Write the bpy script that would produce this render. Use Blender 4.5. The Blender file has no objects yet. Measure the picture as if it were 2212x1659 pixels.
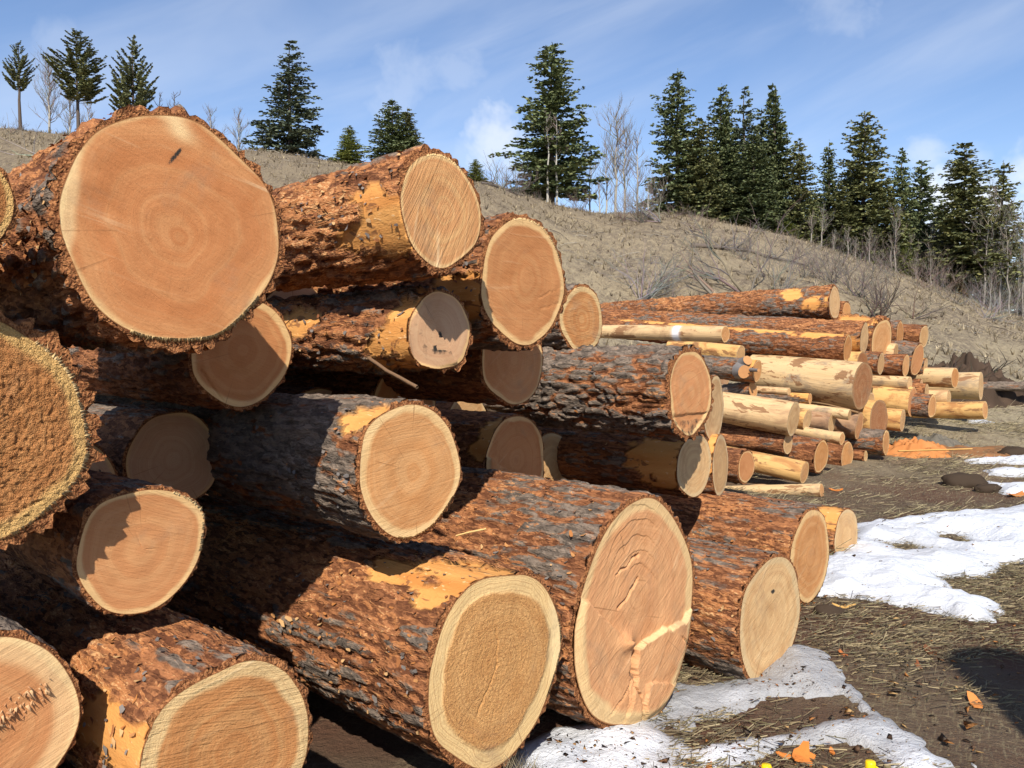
import bpy, math, random
import numpy as np
from mathutils import Matrix, Vector

# ---------------------------------------------------------------- camera, sky, sun, exposure
scene = bpy.context.scene
COL = scene.collection
R = math.radians
CAM_H, PITCH, FPX = 1.5, R(2.15), 1850.0          # FPX: focal length for a 2212 px wide frame
cam_d = bpy.data.cameras.new('camera'); cam = bpy.data.objects.new('camera', cam_d)
COL.objects.link(cam); scene.camera = cam
cam.location = (0, 0, CAM_H); cam.rotation_euler = (R(90) - PITCH, 0, 0)
cam_d.sensor_width = 36.0; cam_d.lens = 36.0 * FPX / 2212.0
cam_d.clip_start = 0.05; cam_d.clip_end = 3000

SUN_EL, SUN_TRAVEL = R(41), R(3)                  # light travels almost straight ahead
ld = Vector((math.sin(SUN_TRAVEL) * math.cos(SUN_EL), math.cos(SUN_TRAVEL) * math.cos(SUN_EL), -math.sin(SUN_EL)))
sun_d = bpy.data.lights.new('sun', 'SUN'); sun_d.energy = 5.0; sun_d.angle = R(0.53); sun_d.color = (1.0, 0.93, 0.82)
sun = bpy.data.objects.new('sun', sun_d); COL.objects.link(sun)
sun.rotation_euler = ld.to_track_quat('-Z', 'Y').to_euler(); sun.location = (-20, -40, 40)

scene.view_settings.view_transform = 'Standard'; scene.view_settings.look = 'None'
scene.view_settings.gamma = 1.0; scene.view_settings.exposure = 0.34
scene.cycles.max_bounces = 4; scene.cycles.diffuse_bounces = 2; scene.cycles.glossy_bounces = 1; scene.cycles.adaptive_threshold = 0.02
scene.cycles.transparent_max_bounces = 4; scene.cycles.use_denoising = True

# ---------------------------------------------------------------- node helpers
class G:
    def __init__(s, nt): s.nt = nt
    def put(s, inp, v):
        if v is None: return
        if isinstance(v, bpy.types.NodeSocket): s.nt.links.new(v, inp)
        else:
            if inp.type == 'RGBA' and hasattr(v, '__len__') and len(v) == 3: v = (*v, 1)
            inp.default_value = v
    def node(s, t, props=None, **ins):
        n = s.nt.nodes.new(t)
        for k, v in (props or {}).items(): setattr(n, k, v)
        for k, v in ins.items(): s.put(n.inputs[k.replace('_', ' ')], v)
        return n
    def m(s, op, a, b=None, c=None, clamp=False):
        n = s.nt.nodes.new('ShaderNodeMath'); n.operation = op; n.use_clamp = clamp
        for i, v in enumerate((a, b, c)): s.put(n.inputs[i], v)
        return n.outputs[0]
    def vm(s, op, a, b=None):
        n = s.nt.nodes.new('ShaderNodeVectorMath'); n.operation = op
        s.put(n.inputs[0], a)
        if b is not None: s.put(n.inputs[1], b)
        return n.outputs['Value'] if op in ('DOT_PRODUCT', 'LENGTH', 'DISTANCE') else n.outputs[0]
    def mix(s, f, a, b, blend='MIX'):
        n = s.nt.nodes.new('ShaderNodeMix'); n.data_type = 'RGBA'; n.blend_type = blend
        s.put(n.inputs[0], f); s.put(n.inputs[6], a); s.put(n.inputs[7], b)
        return n.outputs[2]
    def sstep(s, v, lo, hi):
        n = s.nt.nodes.new('ShaderNodeMapRange'); n.interpolation_type = 'SMOOTHSTEP'
        s.put(n.inputs[0], v); s.put(n.inputs[1], lo); s.put(n.inputs[2], hi)
        return n.outputs[0]
    def noise(s, vec=None, scale=5, detail=3, rough=0.55, dist=0, w=None, col=False):
        n = s.nt.nodes.new('ShaderNodeTexNoise')
        if w is not None:
            n.noise_dimensions = '1D' if vec is None else '4D'; s.put(n.inputs['W'], w)
        if vec is not None: s.put(n.inputs['Vector'], vec)
        n.inputs['Scale'].default_value = scale; n.inputs['Detail'].default_value = detail
        n.inputs['Roughness'].default_value = rough; n.inputs['Distortion'].default_value = dist
        return n.outputs['Color' if col else 0]
    def voro(s, vec, scale):
        n = s.nt.nodes.new('ShaderNodeTexVoronoi'); s.put(n.inputs['Vector'], vec); n.inputs['Scale'].default_value = scale
        c = s.nt.nodes.new('ShaderNodeSeparateColor'); s.nt.links.new(n.outputs['Color'], c.inputs[0])
        return c.outputs[0], n.outputs['Distance'], c.outputs[1]
    def scale(s, vec, sc, rot=(0, 0, 0), loc=(0, 0, 0)):
        n = s.nt.nodes.new('ShaderNodeMapping'); s.put(n.inputs[0], vec)
        s.put(n.inputs[1], loc); s.put(n.inputs[2], rot); s.put(n.inputs[3], sc)
        return n.outputs[0]
    def turn(s, vec, rot): return s.scale(vec, (1, 1, 1), rot)
    def attr(s, name):
        n = s.nt.nodes.new('ShaderNodeAttribute'); n.attribute_name = name
        c = s.nt.nodes.new('ShaderNodeSeparateColor'); s.nt.links.new(n.outputs['Color'], c.inputs[0])
        return c.outputs[0], c.outputs[1], c.outputs[2], n.outputs['Alpha'], n.outputs['Color']
    def obj(s): return s.nt.nodes.new('ShaderNodeTexCoord').outputs['Object']
    def rnd(s): return s.nt.nodes.new('ShaderNodeObjectInfo').outputs['Random']
    def bump(s, h, strength, dist, prev=None):
        n = s.nt.nodes.new('ShaderNodeBump'); n.inputs['Strength'].default_value = strength
        n.inputs['Distance'].default_value = dist; s.put(n.inputs['Height'], h)
        if prev is not None: s.put(n.inputs['Normal'], prev)
        return n.outputs[0]

def material(name):
    m = bpy.data.materials.new(name); m.use_nodes = True; nt = m.node_tree
    b = nt.nodes.get('Principled BSDF')
    b.inputs['Specular IOR Level'].default_value = 0.25
    return m, G(nt), b

# ---------------------------------------------------------------- world
world = bpy.data.worlds.new('World'); scene.world = world; world.use_nodes = True
g = G(world.node_tree); bg = world.node_tree.nodes['Background']

def cam_dir(u, v):
    k, mm = (u - 1106) / FPX, (829.5 - v) / FPX
    return Vector((k, math.cos(PITCH) + mm * math.sin(PITCH), -math.sin(PITCH) + mm * math.cos(PITCH)))
sky = g.node('ShaderNodeTexSky', dict(sky_type='NISHITA', sun_disc=False, sun_elevation=SUN_EL,
             sun_rotation=math.atan2(-ld.x, -ld.y), altitude=900, air_density=1.0, dust_density=0.55, ozone_density=2.6))
dirv = g.nt.nodes.new('ShaderNodeTexCoord').outputs['Generated']
SKYMUL = 1.0
skyc = g.mix(1.0, sky.outputs[0], (1.0, 1.0, 1.06), 'MULTIPLY')
# thin streaky high cloud over the whole sky, and a few small soft cumulus puffs
st = g.scale(g.turn(dirv, (0, R(20), 0)), (1.3, 1.0, 7.5))
cir = g.sstep(g.noise(st, 1.7, 5, 0.55, 0.6), 0.34, 0.86)
veil = g.m('MULTIPLY', cir, 0.27)
wob = g.noise(dirv, 16, 4, 0.62, 0.2)
tot = None
for (u, v, rad, str_) in ((1075, 305, 0.05, 0.65), (1010, 330, 0.03, 0.25), (860, 195, 0.075, 0.24), (985, 150, 0.04, 0.22), (1830, -20, 0.05, 0.22),
                    (130, 95, 0.03, 0.2), (2085, 470, 0.075, 0.9), (2260, 365, 0.06, 0.7), (2000, 330, 0.03, 0.4), (2110, 340, 0.025, 0.25)):
    d = cam_dir(u, v).normalized()
    dist = g.vm('DISTANCE', g.vm('NORMALIZE', dirv), tuple(d))
    e = g.m('SUBTRACT', 1.0, g.m('DIVIDE', dist, rad))
    e = g.m('ADD', e, g.m('MULTIPLY', g.m('SUBTRACT', wob, 0.5), 2.3))
    c = g.m('MULTIPLY', g.sstep(e, -0.05, 0.9), str_)
    tot = c if tot is None else g.m('MAXIMUM', tot, c)
cl = g.m('MAXIMUM', veil, tot)
skyc = g.mix(cl, skyc, (6.6, 6.9, 7.4))
g.put(bg.inputs[0], skyc); bg.inputs[1].default_value = 0.12

# ---------------------------------------------------------------- numpy noise
def _h(ix, iy, iz, seed):
    n = (ix.astype(np.int64) * 374761393 + iy.astype(np.int64) * 668265263 + iz.astype(np.int64) * 2147483647 + seed * 974711) & 0xffffffff
    n = ((n ^ (n >> 13)) * 1274126177) & 0xffffffff
    n = ((n ^ (n >> 16)) * 2246822519) & 0xffffffff
    return ((n ^ (n >> 15)) & 0xffffff) / float(0xffffff)
def vnoise(P, seed=0):
    i = np.floor(P); f = P - i; w = f * f * f * (f * (f * 6 - 15) + 10)
    x, y, z = i[:, 0], i[:, 1], i[:, 2]; r = 0
    for dx in (0, 1):
        for dy in (0, 1):
            for dz in (0, 1):
                ww = (w[:, 0] if dx else 1 - w[:, 0]) * (w[:, 1] if dy else 1 - w[:, 1]) * (w[:, 2] if dz else 1 - w[:, 2])
                r = r + ww * _h(x + dx, y + dy, z + dz, seed)
    return r
def fbm(P, seed=0, oct=4, rough=0.5):
    a, s, r = 1.0, 0.0, 0.0
    for o in range(oct):
        r = r + a * vnoise(P * (2.03 ** o) + 17.3 * o, seed + o * 7); s += a; a *= rough
    return r / s
def worley(P, seed=0):
    i = np.floor(P); F1 = np.full(len(P), 9.0); F2 = np.full(len(P), 9.0); ID = np.zeros(len(P))
    for dx in (-1, 0, 1):
        for dy in (-1, 0, 1):
            for dz in (-1, 0, 1):
                cx, cy, cz = i[:, 0] + dx, i[:, 1] + dy, i[:, 2] + dz
                d = np.sqrt((cx + _h(cx, cy, cz, seed) - P[:, 0]) ** 2 + (cy + _h(cx, cy, cz, seed + 1) - P[:, 1]) ** 2 + (cz + _h(cx, cy, cz, seed + 2) - P[:, 2]) ** 2)
                near = d < F1
                F2 = np.where(near, F1, np.minimum(F2, d)); ID = np.where(near, _h(cx, cy, cz, seed + 3), ID); F1 = np.where(near, d, F1)
    return F1, F2, ID
def ss(a, b, x):
    t = np.clip((x - a) / (b - a), 0, 1); return t * t * (3 - 2 * t)

# ---------------------------------------------------------------- object helpers
def mesh_obj(name, V, F, mat, parent=None, smooth=False, cols=None, colname='bk', loc=None):
    """V (n,3), F list/array of quads or tris -> ONE mesh object"""
    me = bpy.data.meshes.new(name)
    V = np.asarray(V, dtype=np.float32).reshape(-1, 3)
    if isinstance(F, np.ndarray) and F.ndim == 2:
        nf, k = F.shape
        me.vertices.add(len(V)); me.vertices.foreach_set('co', V.ravel())
        me.loops.add(nf * k); me.loops.foreach_set('vertex_index', F.astype(np.int32).ravel())
        me.polygons.add(nf); me.polygons.foreach_set('loop_start', np.arange(0, nf * k, k, dtype=np.int32))
        me.update(calc_edges=True)
    else:
        me.from_pydata([tuple(map(float, v)) for v in V], [], [tuple(f) for f in F])
    if smooth: me.polygons.foreach_set('use_smooth', np.ones(len(me.polygons), dtype=bool))
    if cols is not None:
        at = me.color_attributes.new(colname, 'FLOAT_COLOR', 'POINT')
        c = np.asarray(cols, dtype=np.float32)
        if c.shape[1] == 3: c = np.concatenate([c, np.ones((len(c), 1), np.float32)], 1)
        at.data.foreach_set('color', c.ravel())
    if mat: me.materials.append(mat)
    o = bpy.data.objects.new(name, me); COL.objects.link(o)
    if parent: o.parent = parent
    if loc is not None: o.location = loc
    me.update()
    return o
def tag(o, label=None, cat=None, group=None, kind=None):
    if label: o['label'] = label
    if cat: o['category'] = cat
    if group: o['group'] = group
    if kind: o['kind'] = kind
    return o
def empty(name, loc=(0, 0, 0), M=None):
    o = bpy.data.objects.new(name, None); COL.objects.link(o); o.empty_display_size = 0.1
    if M is not None: o.matrix_world = M
    else: o.location = loc
    return o
def grid_faces(n, m, wrap=False):
    """n rows, m columns of vertices"""
    i = np.arange(n - 1)[:, None]; j = np.arange(m if wrap else m - 1)[None, :]; j2 = (j + 1) % m
    return np.stack([i * m + j, i * m + j2, (i + 1) * m + j2, (i + 1) * m + j], -1).reshape(-1, 4)
def at(u, v, y):
    """point seen at pixel (u,v) of a 2212x1659 frame, y metres ahead"""
    d = cam_dir(u, v); return Vector((0, 0, CAM_H)) + d * (y / d.y)
def gxy(u, v, z=0.0):
    if v < 1300 and z == 0.0:
        d = cam_dir(u, v); d = d / d.y; y = 3.0
        while y < 60 and CAM_H + d.z * y > tz(d.x * y, y): y += 0.02
        return (d.x * y, y)
    d = cam_dir(u, v); k = (z - CAM_H) / d.z; return (d.x * k, d.y * k)
class Buf:
    """collects triangles with colours"""
    def __init__(s): s.V = []; s.F = []; s.C = []; s.n = 0
    def add(s, V, F, c):
        V = np.asarray(V, float).reshape(-1, 3); s.V.append(V); s.F.append(np.asarray(F) + s.n); s.n += len(V)
        c = np.asarray(c, float)
        s.C.append(np.tile(c, (len(V), 1)) if c.ndim == 1 else c)
    def tube(s, P, rad, c, k=4):
        P = [Vector(p) for p in P]; n = len(P); V = []
        for i, p in enumerate(P):
            t = (P[min(i + 1, n - 1)] - P[max(i - 1, 0)]).normalized()
            a = t.cross(Vector((0, 0, 1)) if abs(t.z) < 0.9 else Vector((1, 0, 0))).normalized(); b = t.cross(a)
            r = rad[i] if hasattr(rad, '__len__') else rad
            for j in range(k):
                A = 2 * math.pi * j / k; V.append(p + (a * math.cos(A) + b * math.sin(A)) * r)
        F = []
        for i in range(n - 1):
            for j in range(k):
                q = (i * k + j, i * k + (j + 1) % k, (i + 1) * k + (j + 1) % k, (i + 1) * k + j)
                F.append((q[0], q[1], q[2])); F.append((q[0], q[2], q[3]))
        s.add([tuple(v) for v in V], F, c)
    def build(s, name, mat, parent=None, smooth=False, loc=None):
        return mesh_obj(name, np.concatenate(s.V), np.concatenate(s.F), mat, parent, smooth, np.concatenate(s.C), 'bk', loc)
# ---------------------------------------------------------------- terrain
YC, Y0 = 42.0, 14.0
_hu = [(-900, 268), (0, 285), (300, 306), (590, 334), (740, 354), (1050, 392), (1120, 420), (1200, 446), (1300, 466), (1400, 466), (1500, 470),
       (1600, 492), (1750, 530), (1900, 582), (2000, 622), (2100, 657), (2212, 690), (2450, 715), (3000, 730)]
_hx = np.array([(u - 1106) / FPX * YC for u, v in _hu]); _hz = np.array([CAM_H + (760 - v) / FPX * YC for u, v in _hu])
def terr(x, y):
    x = np.asarray(x, float); y = np.asarray(y, float)
    sh = x.shape; x = x.ravel(); y = y.ravel()
    yard = 0.03 * np.clip(y - 6.5, 0, 5) + 0.10 * np.clip(y - 11.5, 0, 8)
    H = np.interp(x * (YC / np.clip(y, Y0, 60)) ** 0.9, _hx, _hz)
    yard_c = 0.15 + 0.8
    tau = (y - Y0) / (YC - Y0)
    S = np.where(tau < 1, np.clip(tau, 0, 1) - 0.10 * np.sin(np.clip(tau, 0, 1) * 2 * np.pi) / 2, 1 - 0.10 * np.clip(tau - 1, 0, 3))
    z = yard + (H - yard_c) * S
    far = ss(10, 16, y)
    P = np.stack([x, y, np.zeros_like(x)], 1)
    z = z + far * (fbm(P * 0.35, 5, 3) - 0.5) * 0.7 * np.where(tau < 1.05, 1, 0.4) * ss(1.06, 0.8, tau)
    z = z + (fbm(P * 1.3, 9, 3) - 0.5) * 0.07 + (fbm(P * 9.0, 19, 3) - 0.5) * 0.035 * ss(14, 6, y)
    return z.reshape(sh)

def nonuni(lo, hi, segs):
    out = [lo]
    for end, step in segs:
        n = max(1, int(round((end - out[-1]) / step))); out += list(np.linspace(out[-1], end, n + 1)[1:])
    return np.array(out)
gx = nonuni(-400, 400, [(-60, 40), (-30, 3), (-4, 0.6), (0.2, 0.15), (5.0, 0.045), (9, 0.12), (30, 0.5), (60, 3), (400, 40)])
gy = nonuni(-120, 900, [(-8, 20), (1.5, 1.2), (2.6, 0.1), (6.5, 0.045), (14, 0.13), (46, 0.45), (70, 2), (140, 10), (900, 80)])
XX, YY = np.meshgrid(gx, gy)
ZZ = terr(XX, YY)
V = np.stack([XX, YY, ZZ], -1).reshape(-1, 3)
from bisect import bisect_right
_gx, _gy, _gz = gx.tolist(), gy.tolist(), ZZ.tolist()
def tz(x, y):
    i = min(max(bisect_right(_gx, x) - 1, 0), len(_gx) - 2); j = min(max(bisect_right(_gy, y) - 1, 0), len(_gy) - 2)
    a = (x - _gx[i]) / (_gx[i + 1] - _gx[i]); c = (y - _gy[j]) / (_gy[j + 1] - _gy[j])
    return (_gz[j][i] * (1 - a) + _gz[j][i + 1] * a) * (1 - c) + (_gz[j + 1][i] * (1 - a) + _gz[j + 1][i + 1] * a) * c

gm, g, b = material('soil_and_dry_grass')
p = g.obj(); sep = g.nt.nodes.new('ShaderNodeSeparateXYZ'); g.put(sep.inputs[0], p)
yy = sep.outputs[1]
farm = g.sstep(g.m('ADD', yy, g.m('MULTIPLY', g.noise(p, 0.8, 3), 3.0)), 9.5, 15.0)
soil = g.mix(g.noise(p, 3.0, 5, 0.6), (0.075, 0.048, 0.030), (0.19, 0.132, 0.085))
red = g.sstep(g.noise(g.scale(p, (1, 1, 1), loc=(3.1, 1.7, 0)), 0.9, 3, 0.5), 0.44, 0.60)
soil = g.mix(g.m('MULTIPLY', red, 0.75), soil, (0.12, 0.052, 0.030))
chips = g.sstep(g.noise(p, 95, 2, 0.5), 0.66, 0.72)
soil = g.mix(g.m('MULTIPLY', chips, 0.6), soil, (0.24, 0.14, 0.07))
st1 = g.noise(g.scale(g.turn(p, (0, 0, 0.5)), (80, 9, 20)), 1, 3, 0.6); st2 = g.noise(g.scale(g.turn(p, (0, 0, 0.3)), (10, 85, 20)), 1, 3, 0.6)
strw = g.sstep(g.m('MAXIMUM', st1, st2), 0.52, 0.66)
soil = g.mix(g.m('MULTIPLY', strw, g.m('MULTIPLY', g.sstep(g.m('ADD', g.noise(p, 1.4, 3), g.m('MULTIPLY', g.sstep(yy, 5.0, 8.0), 0.25)), 0.38, 0.6), 0.8)), soil, (0.27, 0.215, 0.125))
ga = g.noise(g.scale(p, (1, 0.7, 1)), 0.38, 5, 0.7); gb = g.noise(g.scale(p, (5.5, 2.2, 2.0)), 1.0, 4, 0.75); gc = g.noise(g.scale(p, (16, 7, 7)), 1, 4, 0.7)
grass = g.mix(g.sstep(ga, 0.38, 0.58), (0.345, 0.275, 0.175), (0.20, 0.156, 0.108))
grass = g.mix(g.sstep(gb, 0.42, 0.62), grass, (0.38, 0.305, 0.195))
grass = g.mix(g.m('MULTIPLY', g.sstep(gc, 0.50, 0.64), 0.65), grass, (0.15, 0.115, 0.08))
upper = g.m('MULTIPLY', g.sstep(g.m('ADD', sep.outputs[2], g.m('MULTIPLY', ga, 3)), 6.5, 10.0), 0.55)
grass = g.mix(upper, grass, (0.21, 0.162, 0.11))
low = g.m('MULTIPLY', g.sstep(g.m('ADD', sep.outputs[2], g.m('MULTIPLY', ga, 1.5)), 3.0, 1.4), g.sstep(gb, 0.30, 0.55))
grass = g.mix(g.m('MULTIPLY', low, 0.7), grass, (0.44, 0.37, 0.24))
g.put(b.inputs['Base Color'], g.mix(farm, soil, grass)); b.inputs['Roughness'].default_value = 0.95
bh = g.m('ADD', g.m('MULTIPLY', g.noise(p, 28, 5, 0.75), 1.8), g.m('MULTIPLY', gc, g.m('MULTIPLY', farm, 3.5)))
g.put(b.inputs['Normal'], g.bump(bh, 0.9, 0.03))
ground = tag(mesh_obj('ground', V, grid_faces(len(gy), len(gx)), gm, smooth=True), kind='structure')

# ---------------------------------------------------------------- wood and bark materials
def bark_mat(name, grey=0.5, orange=0.5, dark=1.0):
    m, g, b = material(name)
    h, peel, cut, tint, _ = g.attr('bk')
    o = g.obj(); off = g.nt.nodes.new('ShaderNodeCombineXYZ'); r = g.rnd()
    for i, k in enumerate((31.0, 17.0, 43.0)): g.put(off.inputs[i], g.m('MULTIPLY', r, k))
    p = g.vm('ADD', o, off.outputs[0])
    ps = g.scale(p, (1, 0.34, 1))
    n1 = g.noise(ps, 6, 3, 0.65, 0.5); n2 = g.noise(ps, 17, 3, 0.65, 0.6); n3 = g.noise(ps, 58, 2, 0.7, 0.4); n4 = g.noise(ps, 190, 1, 0.6)
    pv = g.scale(p, (1, 0.20, 1)); warp = g.vm('ADD', pv, g.vm('SCALE', g.noise(ps, 30, 2, 0.6, col=True))); warp.node.inputs[1].links[0].from_node.inputs['Scale'].default_value = 0.045
    v1, d1, _q = g.voro(warp, 26); v2, d2, v2b = g.voro(warp, 62)
    gl = g.m('ADD', g.m('MULTIPLY', n3, 0.75), g.m('MULTIPLY', v2, 0.30))
    greyc = g.mix(g.sstep(gl, 0.25, 0.85), tuple(x * dark for x in (0.080, 0.064, 0.052)), tuple(x * dark for x in (0.28, 0.215, 0.165)))
    brown = g.mix(g.sstep(g.m('ADD', n3, g.m('MULTIPLY', g.m('SUBTRACT', v2b, 0.5), 0.5)), 0.25, 0.8), (0.125, 0.048, 0.023), (0.37, 0.155, 0.066))
    # weathered outer plates are grey, torn and deeper layers red-brown to orange
    gsel = g.m('ADD', g.m('MULTIPLY', h, 0.50), g.m('ADD', g.m('MULTIPLY', n1, 0.9), g.m('SUBTRACT', g.m('MULTIPLY', n2, 0.55), g.m('MULTIPLY', tint, 0.50))))
    gsel = g.m('ADD', gsel, g.m('MULTIPLY', g.m('SUBTRACT', v1, 0.5), 0.28))
    gs = g.sstep(gsel, 1.00 - grey * 0.55, 1.16 - grey * 0.55)
    c = g.mix(gs, brown, greyc)
    osel = g.m('ADD', g.m('ADD', g.m('MULTIPLY', n3, 0.45), g.m('MULTIPLY', n2, 0.60)), g.m('ADD', g.m('MULTIPLY', tint, 0.30), g.m('MULTIPLY', g.m('SUBTRACT', v2, 0.5), 0.22)))
    c = g.mix(g.m('MULTIPLY', g.sstep(osel, 0.84 - orange * 0.18, 0.92 - orange * 0.18), 0.80), c, g.mix(n4, (0.36, 0.125, 0.042), (0.55, 0.26, 0.105)))
    psel = g.m('ADD', g.m('ADD', g.m('MULTIPLY', n4, 0.4), g.m('MULTIPLY', v2b, 0.16)), g.m('ADD', g.m('MULTIPLY', n3, 0.5), g.m('MULTIPLY', tint, 0.16)))
    c = g.mix(g.m('MULTIPLY', g.sstep(psel, 0.78 - orange * 0.07, 0.84 - orange * 0.07), 0.7), c, (0.64, 0.37, 0.17))
    # bare wood where the bark is stripped
    w1 = g.noise(g.scale(p, (14, 1.6, 14)), 1, 4, 0.6, 0.3)
    bare = g.mix(w1, (0.58, 0.215, 0.05), (0.76, 0.42, 0.14))
    bare = g.mix(g.m('MULTIPLY', g.sstep(n1, 0.50, 0.68), 0.55), bare, (0.46, 0.155, 0.035))
    bare = g.mix(g.m('MULTIPLY', g.sstep(n2, 0.60, 0.64), 0.75), bare, (0.20, 0.085, 0.04))
    bare = g.mix(g.m('MULTIPLY', g.sstep(n3, 0.64, 0.70), 0.5), bare, (0.84, 0.62, 0.34))
    c = g.mix(peel, c, bare)
    # sawn edge of the bark around the end: red-brown with fine pale layers
    ly = g.noise(g.scale(p, (1, 0.2, 1)), 75, 3, 0.7, 1.6)
    cutc = g.mix(g.sstep(ly, 0.40, 0.62), (0.14, 0.05, 0.02), (0.40, 0.175, 0.07))
    c = g.mix(cut, c, cutc)
    g.put(b.inputs['Base Color'], c); b.inputs['Roughness'].default_value = 0.92; b.inputs['Specular IOR Level'].default_value = 0.12
    hh = g.m('ADD', g.m('ADD', g.m('MULTIPLY', n3, 1.3), g.m('MULTIPLY', n2, 1.2)), g.m('ADD', g.m('MULTIPLY', n4, 0.4), g.m('MULTIPLY', v2, 0.5)))
    hh = g.m('MULTIPLY', hh, g.m('SUBTRACT', 1.0, g.m('MULTIPLY', peel, 0.75)))
    g.put(b.inputs['Normal'], g.bump(hh, 1.0, 0.010))
    return m
BARK = dict(mix=bark_mat('bark_grey_orange', 0.50, 0.46), orange=bark_mat('bark_orange', 0.32, 0.66), grey=bark_mat('bark_grey', 0.80, 0.24),
            red=bark_mat('bark_red_brown', 0.18, 0.36), mixo=bark_mat('bark_flaky', 0.52, 0.48))

def peeled_mat(name, c1, c2, stain):
    m, g, b = material(name)
    h, peel, cut, tint, _ = g.attr('bk')
    off = g.nt.nodes.new('ShaderNodeCombineXYZ'); r = g.rnd()
    for i, k in enumerate((31.0, 17.0, 43.0)): g.put(off.inputs[i], g.m('MULTIPLY', r, k))
    p = g.vm('ADD', g.obj(), off.outputs[0])
    w = g.noise(g.scale(p, (12, 1.1, 12)), 1, 5, 0.65, 0.4); bl = g.noise(g.scale(p, (1, 0.5, 1)), 5, 5, 0.65, 0.6)
    f = g.noise(g.scale(p, (60, 3, 60)), 1, 3, 0.6)
    c = g.mix(w, c1, c2)
    c = g.mix(g.m('MULTIPLY', g.sstep(bl, 0.47, 0.66), 0.8), c, stain)
    c = g.mix(g.m('MULTIPLY', g.sstep(f, 0.55, 0.72), 0.5), c, (0.22, 0.12, 0.06))
    c = g.mix(g.m('MULTIPLY', g.sstep(g.noise(p, 55, 2), 0.68, 0.74), 0.6), c, (0.14, 0.09, 0.06))
    rem = g.sstep(g.m('ADD', g.noise(g.scale(p, (1, 0.35, 1)), 6, 4, 0.7, 0.4), g.m('MULTIPLY', f, 0.12)), 0.60, 0.64)
    c = g.mix(g.m('MULTIPLY', rem, 0.85), c, g.mix(f, (0.10, 0.045, 0.022), (0.36, 0.17, 0.07)))
    c = g.mix(tint, c, (0.30, 0.12, 0.05))
    c = g.mix(g.m('MULTIPLY', cut, g.m('MULTIPLY', h, 0.9)), c, (0.80, 0.80, 0.82))
    g.put(b.inputs['Base Color'], c); b.inputs['Roughness'].default_value = 0.7
    g.put(b.inputs['Normal'], g.bump(g.m('ADD', f, bl), 0.5, 0.008))
    return m
PEEL = dict(pale=peeled_mat('peeled_pale', (0.55, 0.34, 0.16), (0.70, 0.50, 0.27), (0.36, 0.21, 0.11)),
            yellow=peeled_mat('peeled_yellow', (0.55, 0.29, 0.09), (0.74, 0.48, 0.19), (0.36, 0.15, 0.05)),
            stained=peeled_mat('peeled_stained', (0.52, 0.33, 0.15), (0.70, 0.51, 0.28), (0.24, 0.18, 0.13)),
            brown=peeled_mat('peeled_brown', (0.26, 0.15, 0.09), (0.50, 0.30, 0.16), (0.13, 0.08, 0.055)))

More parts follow.
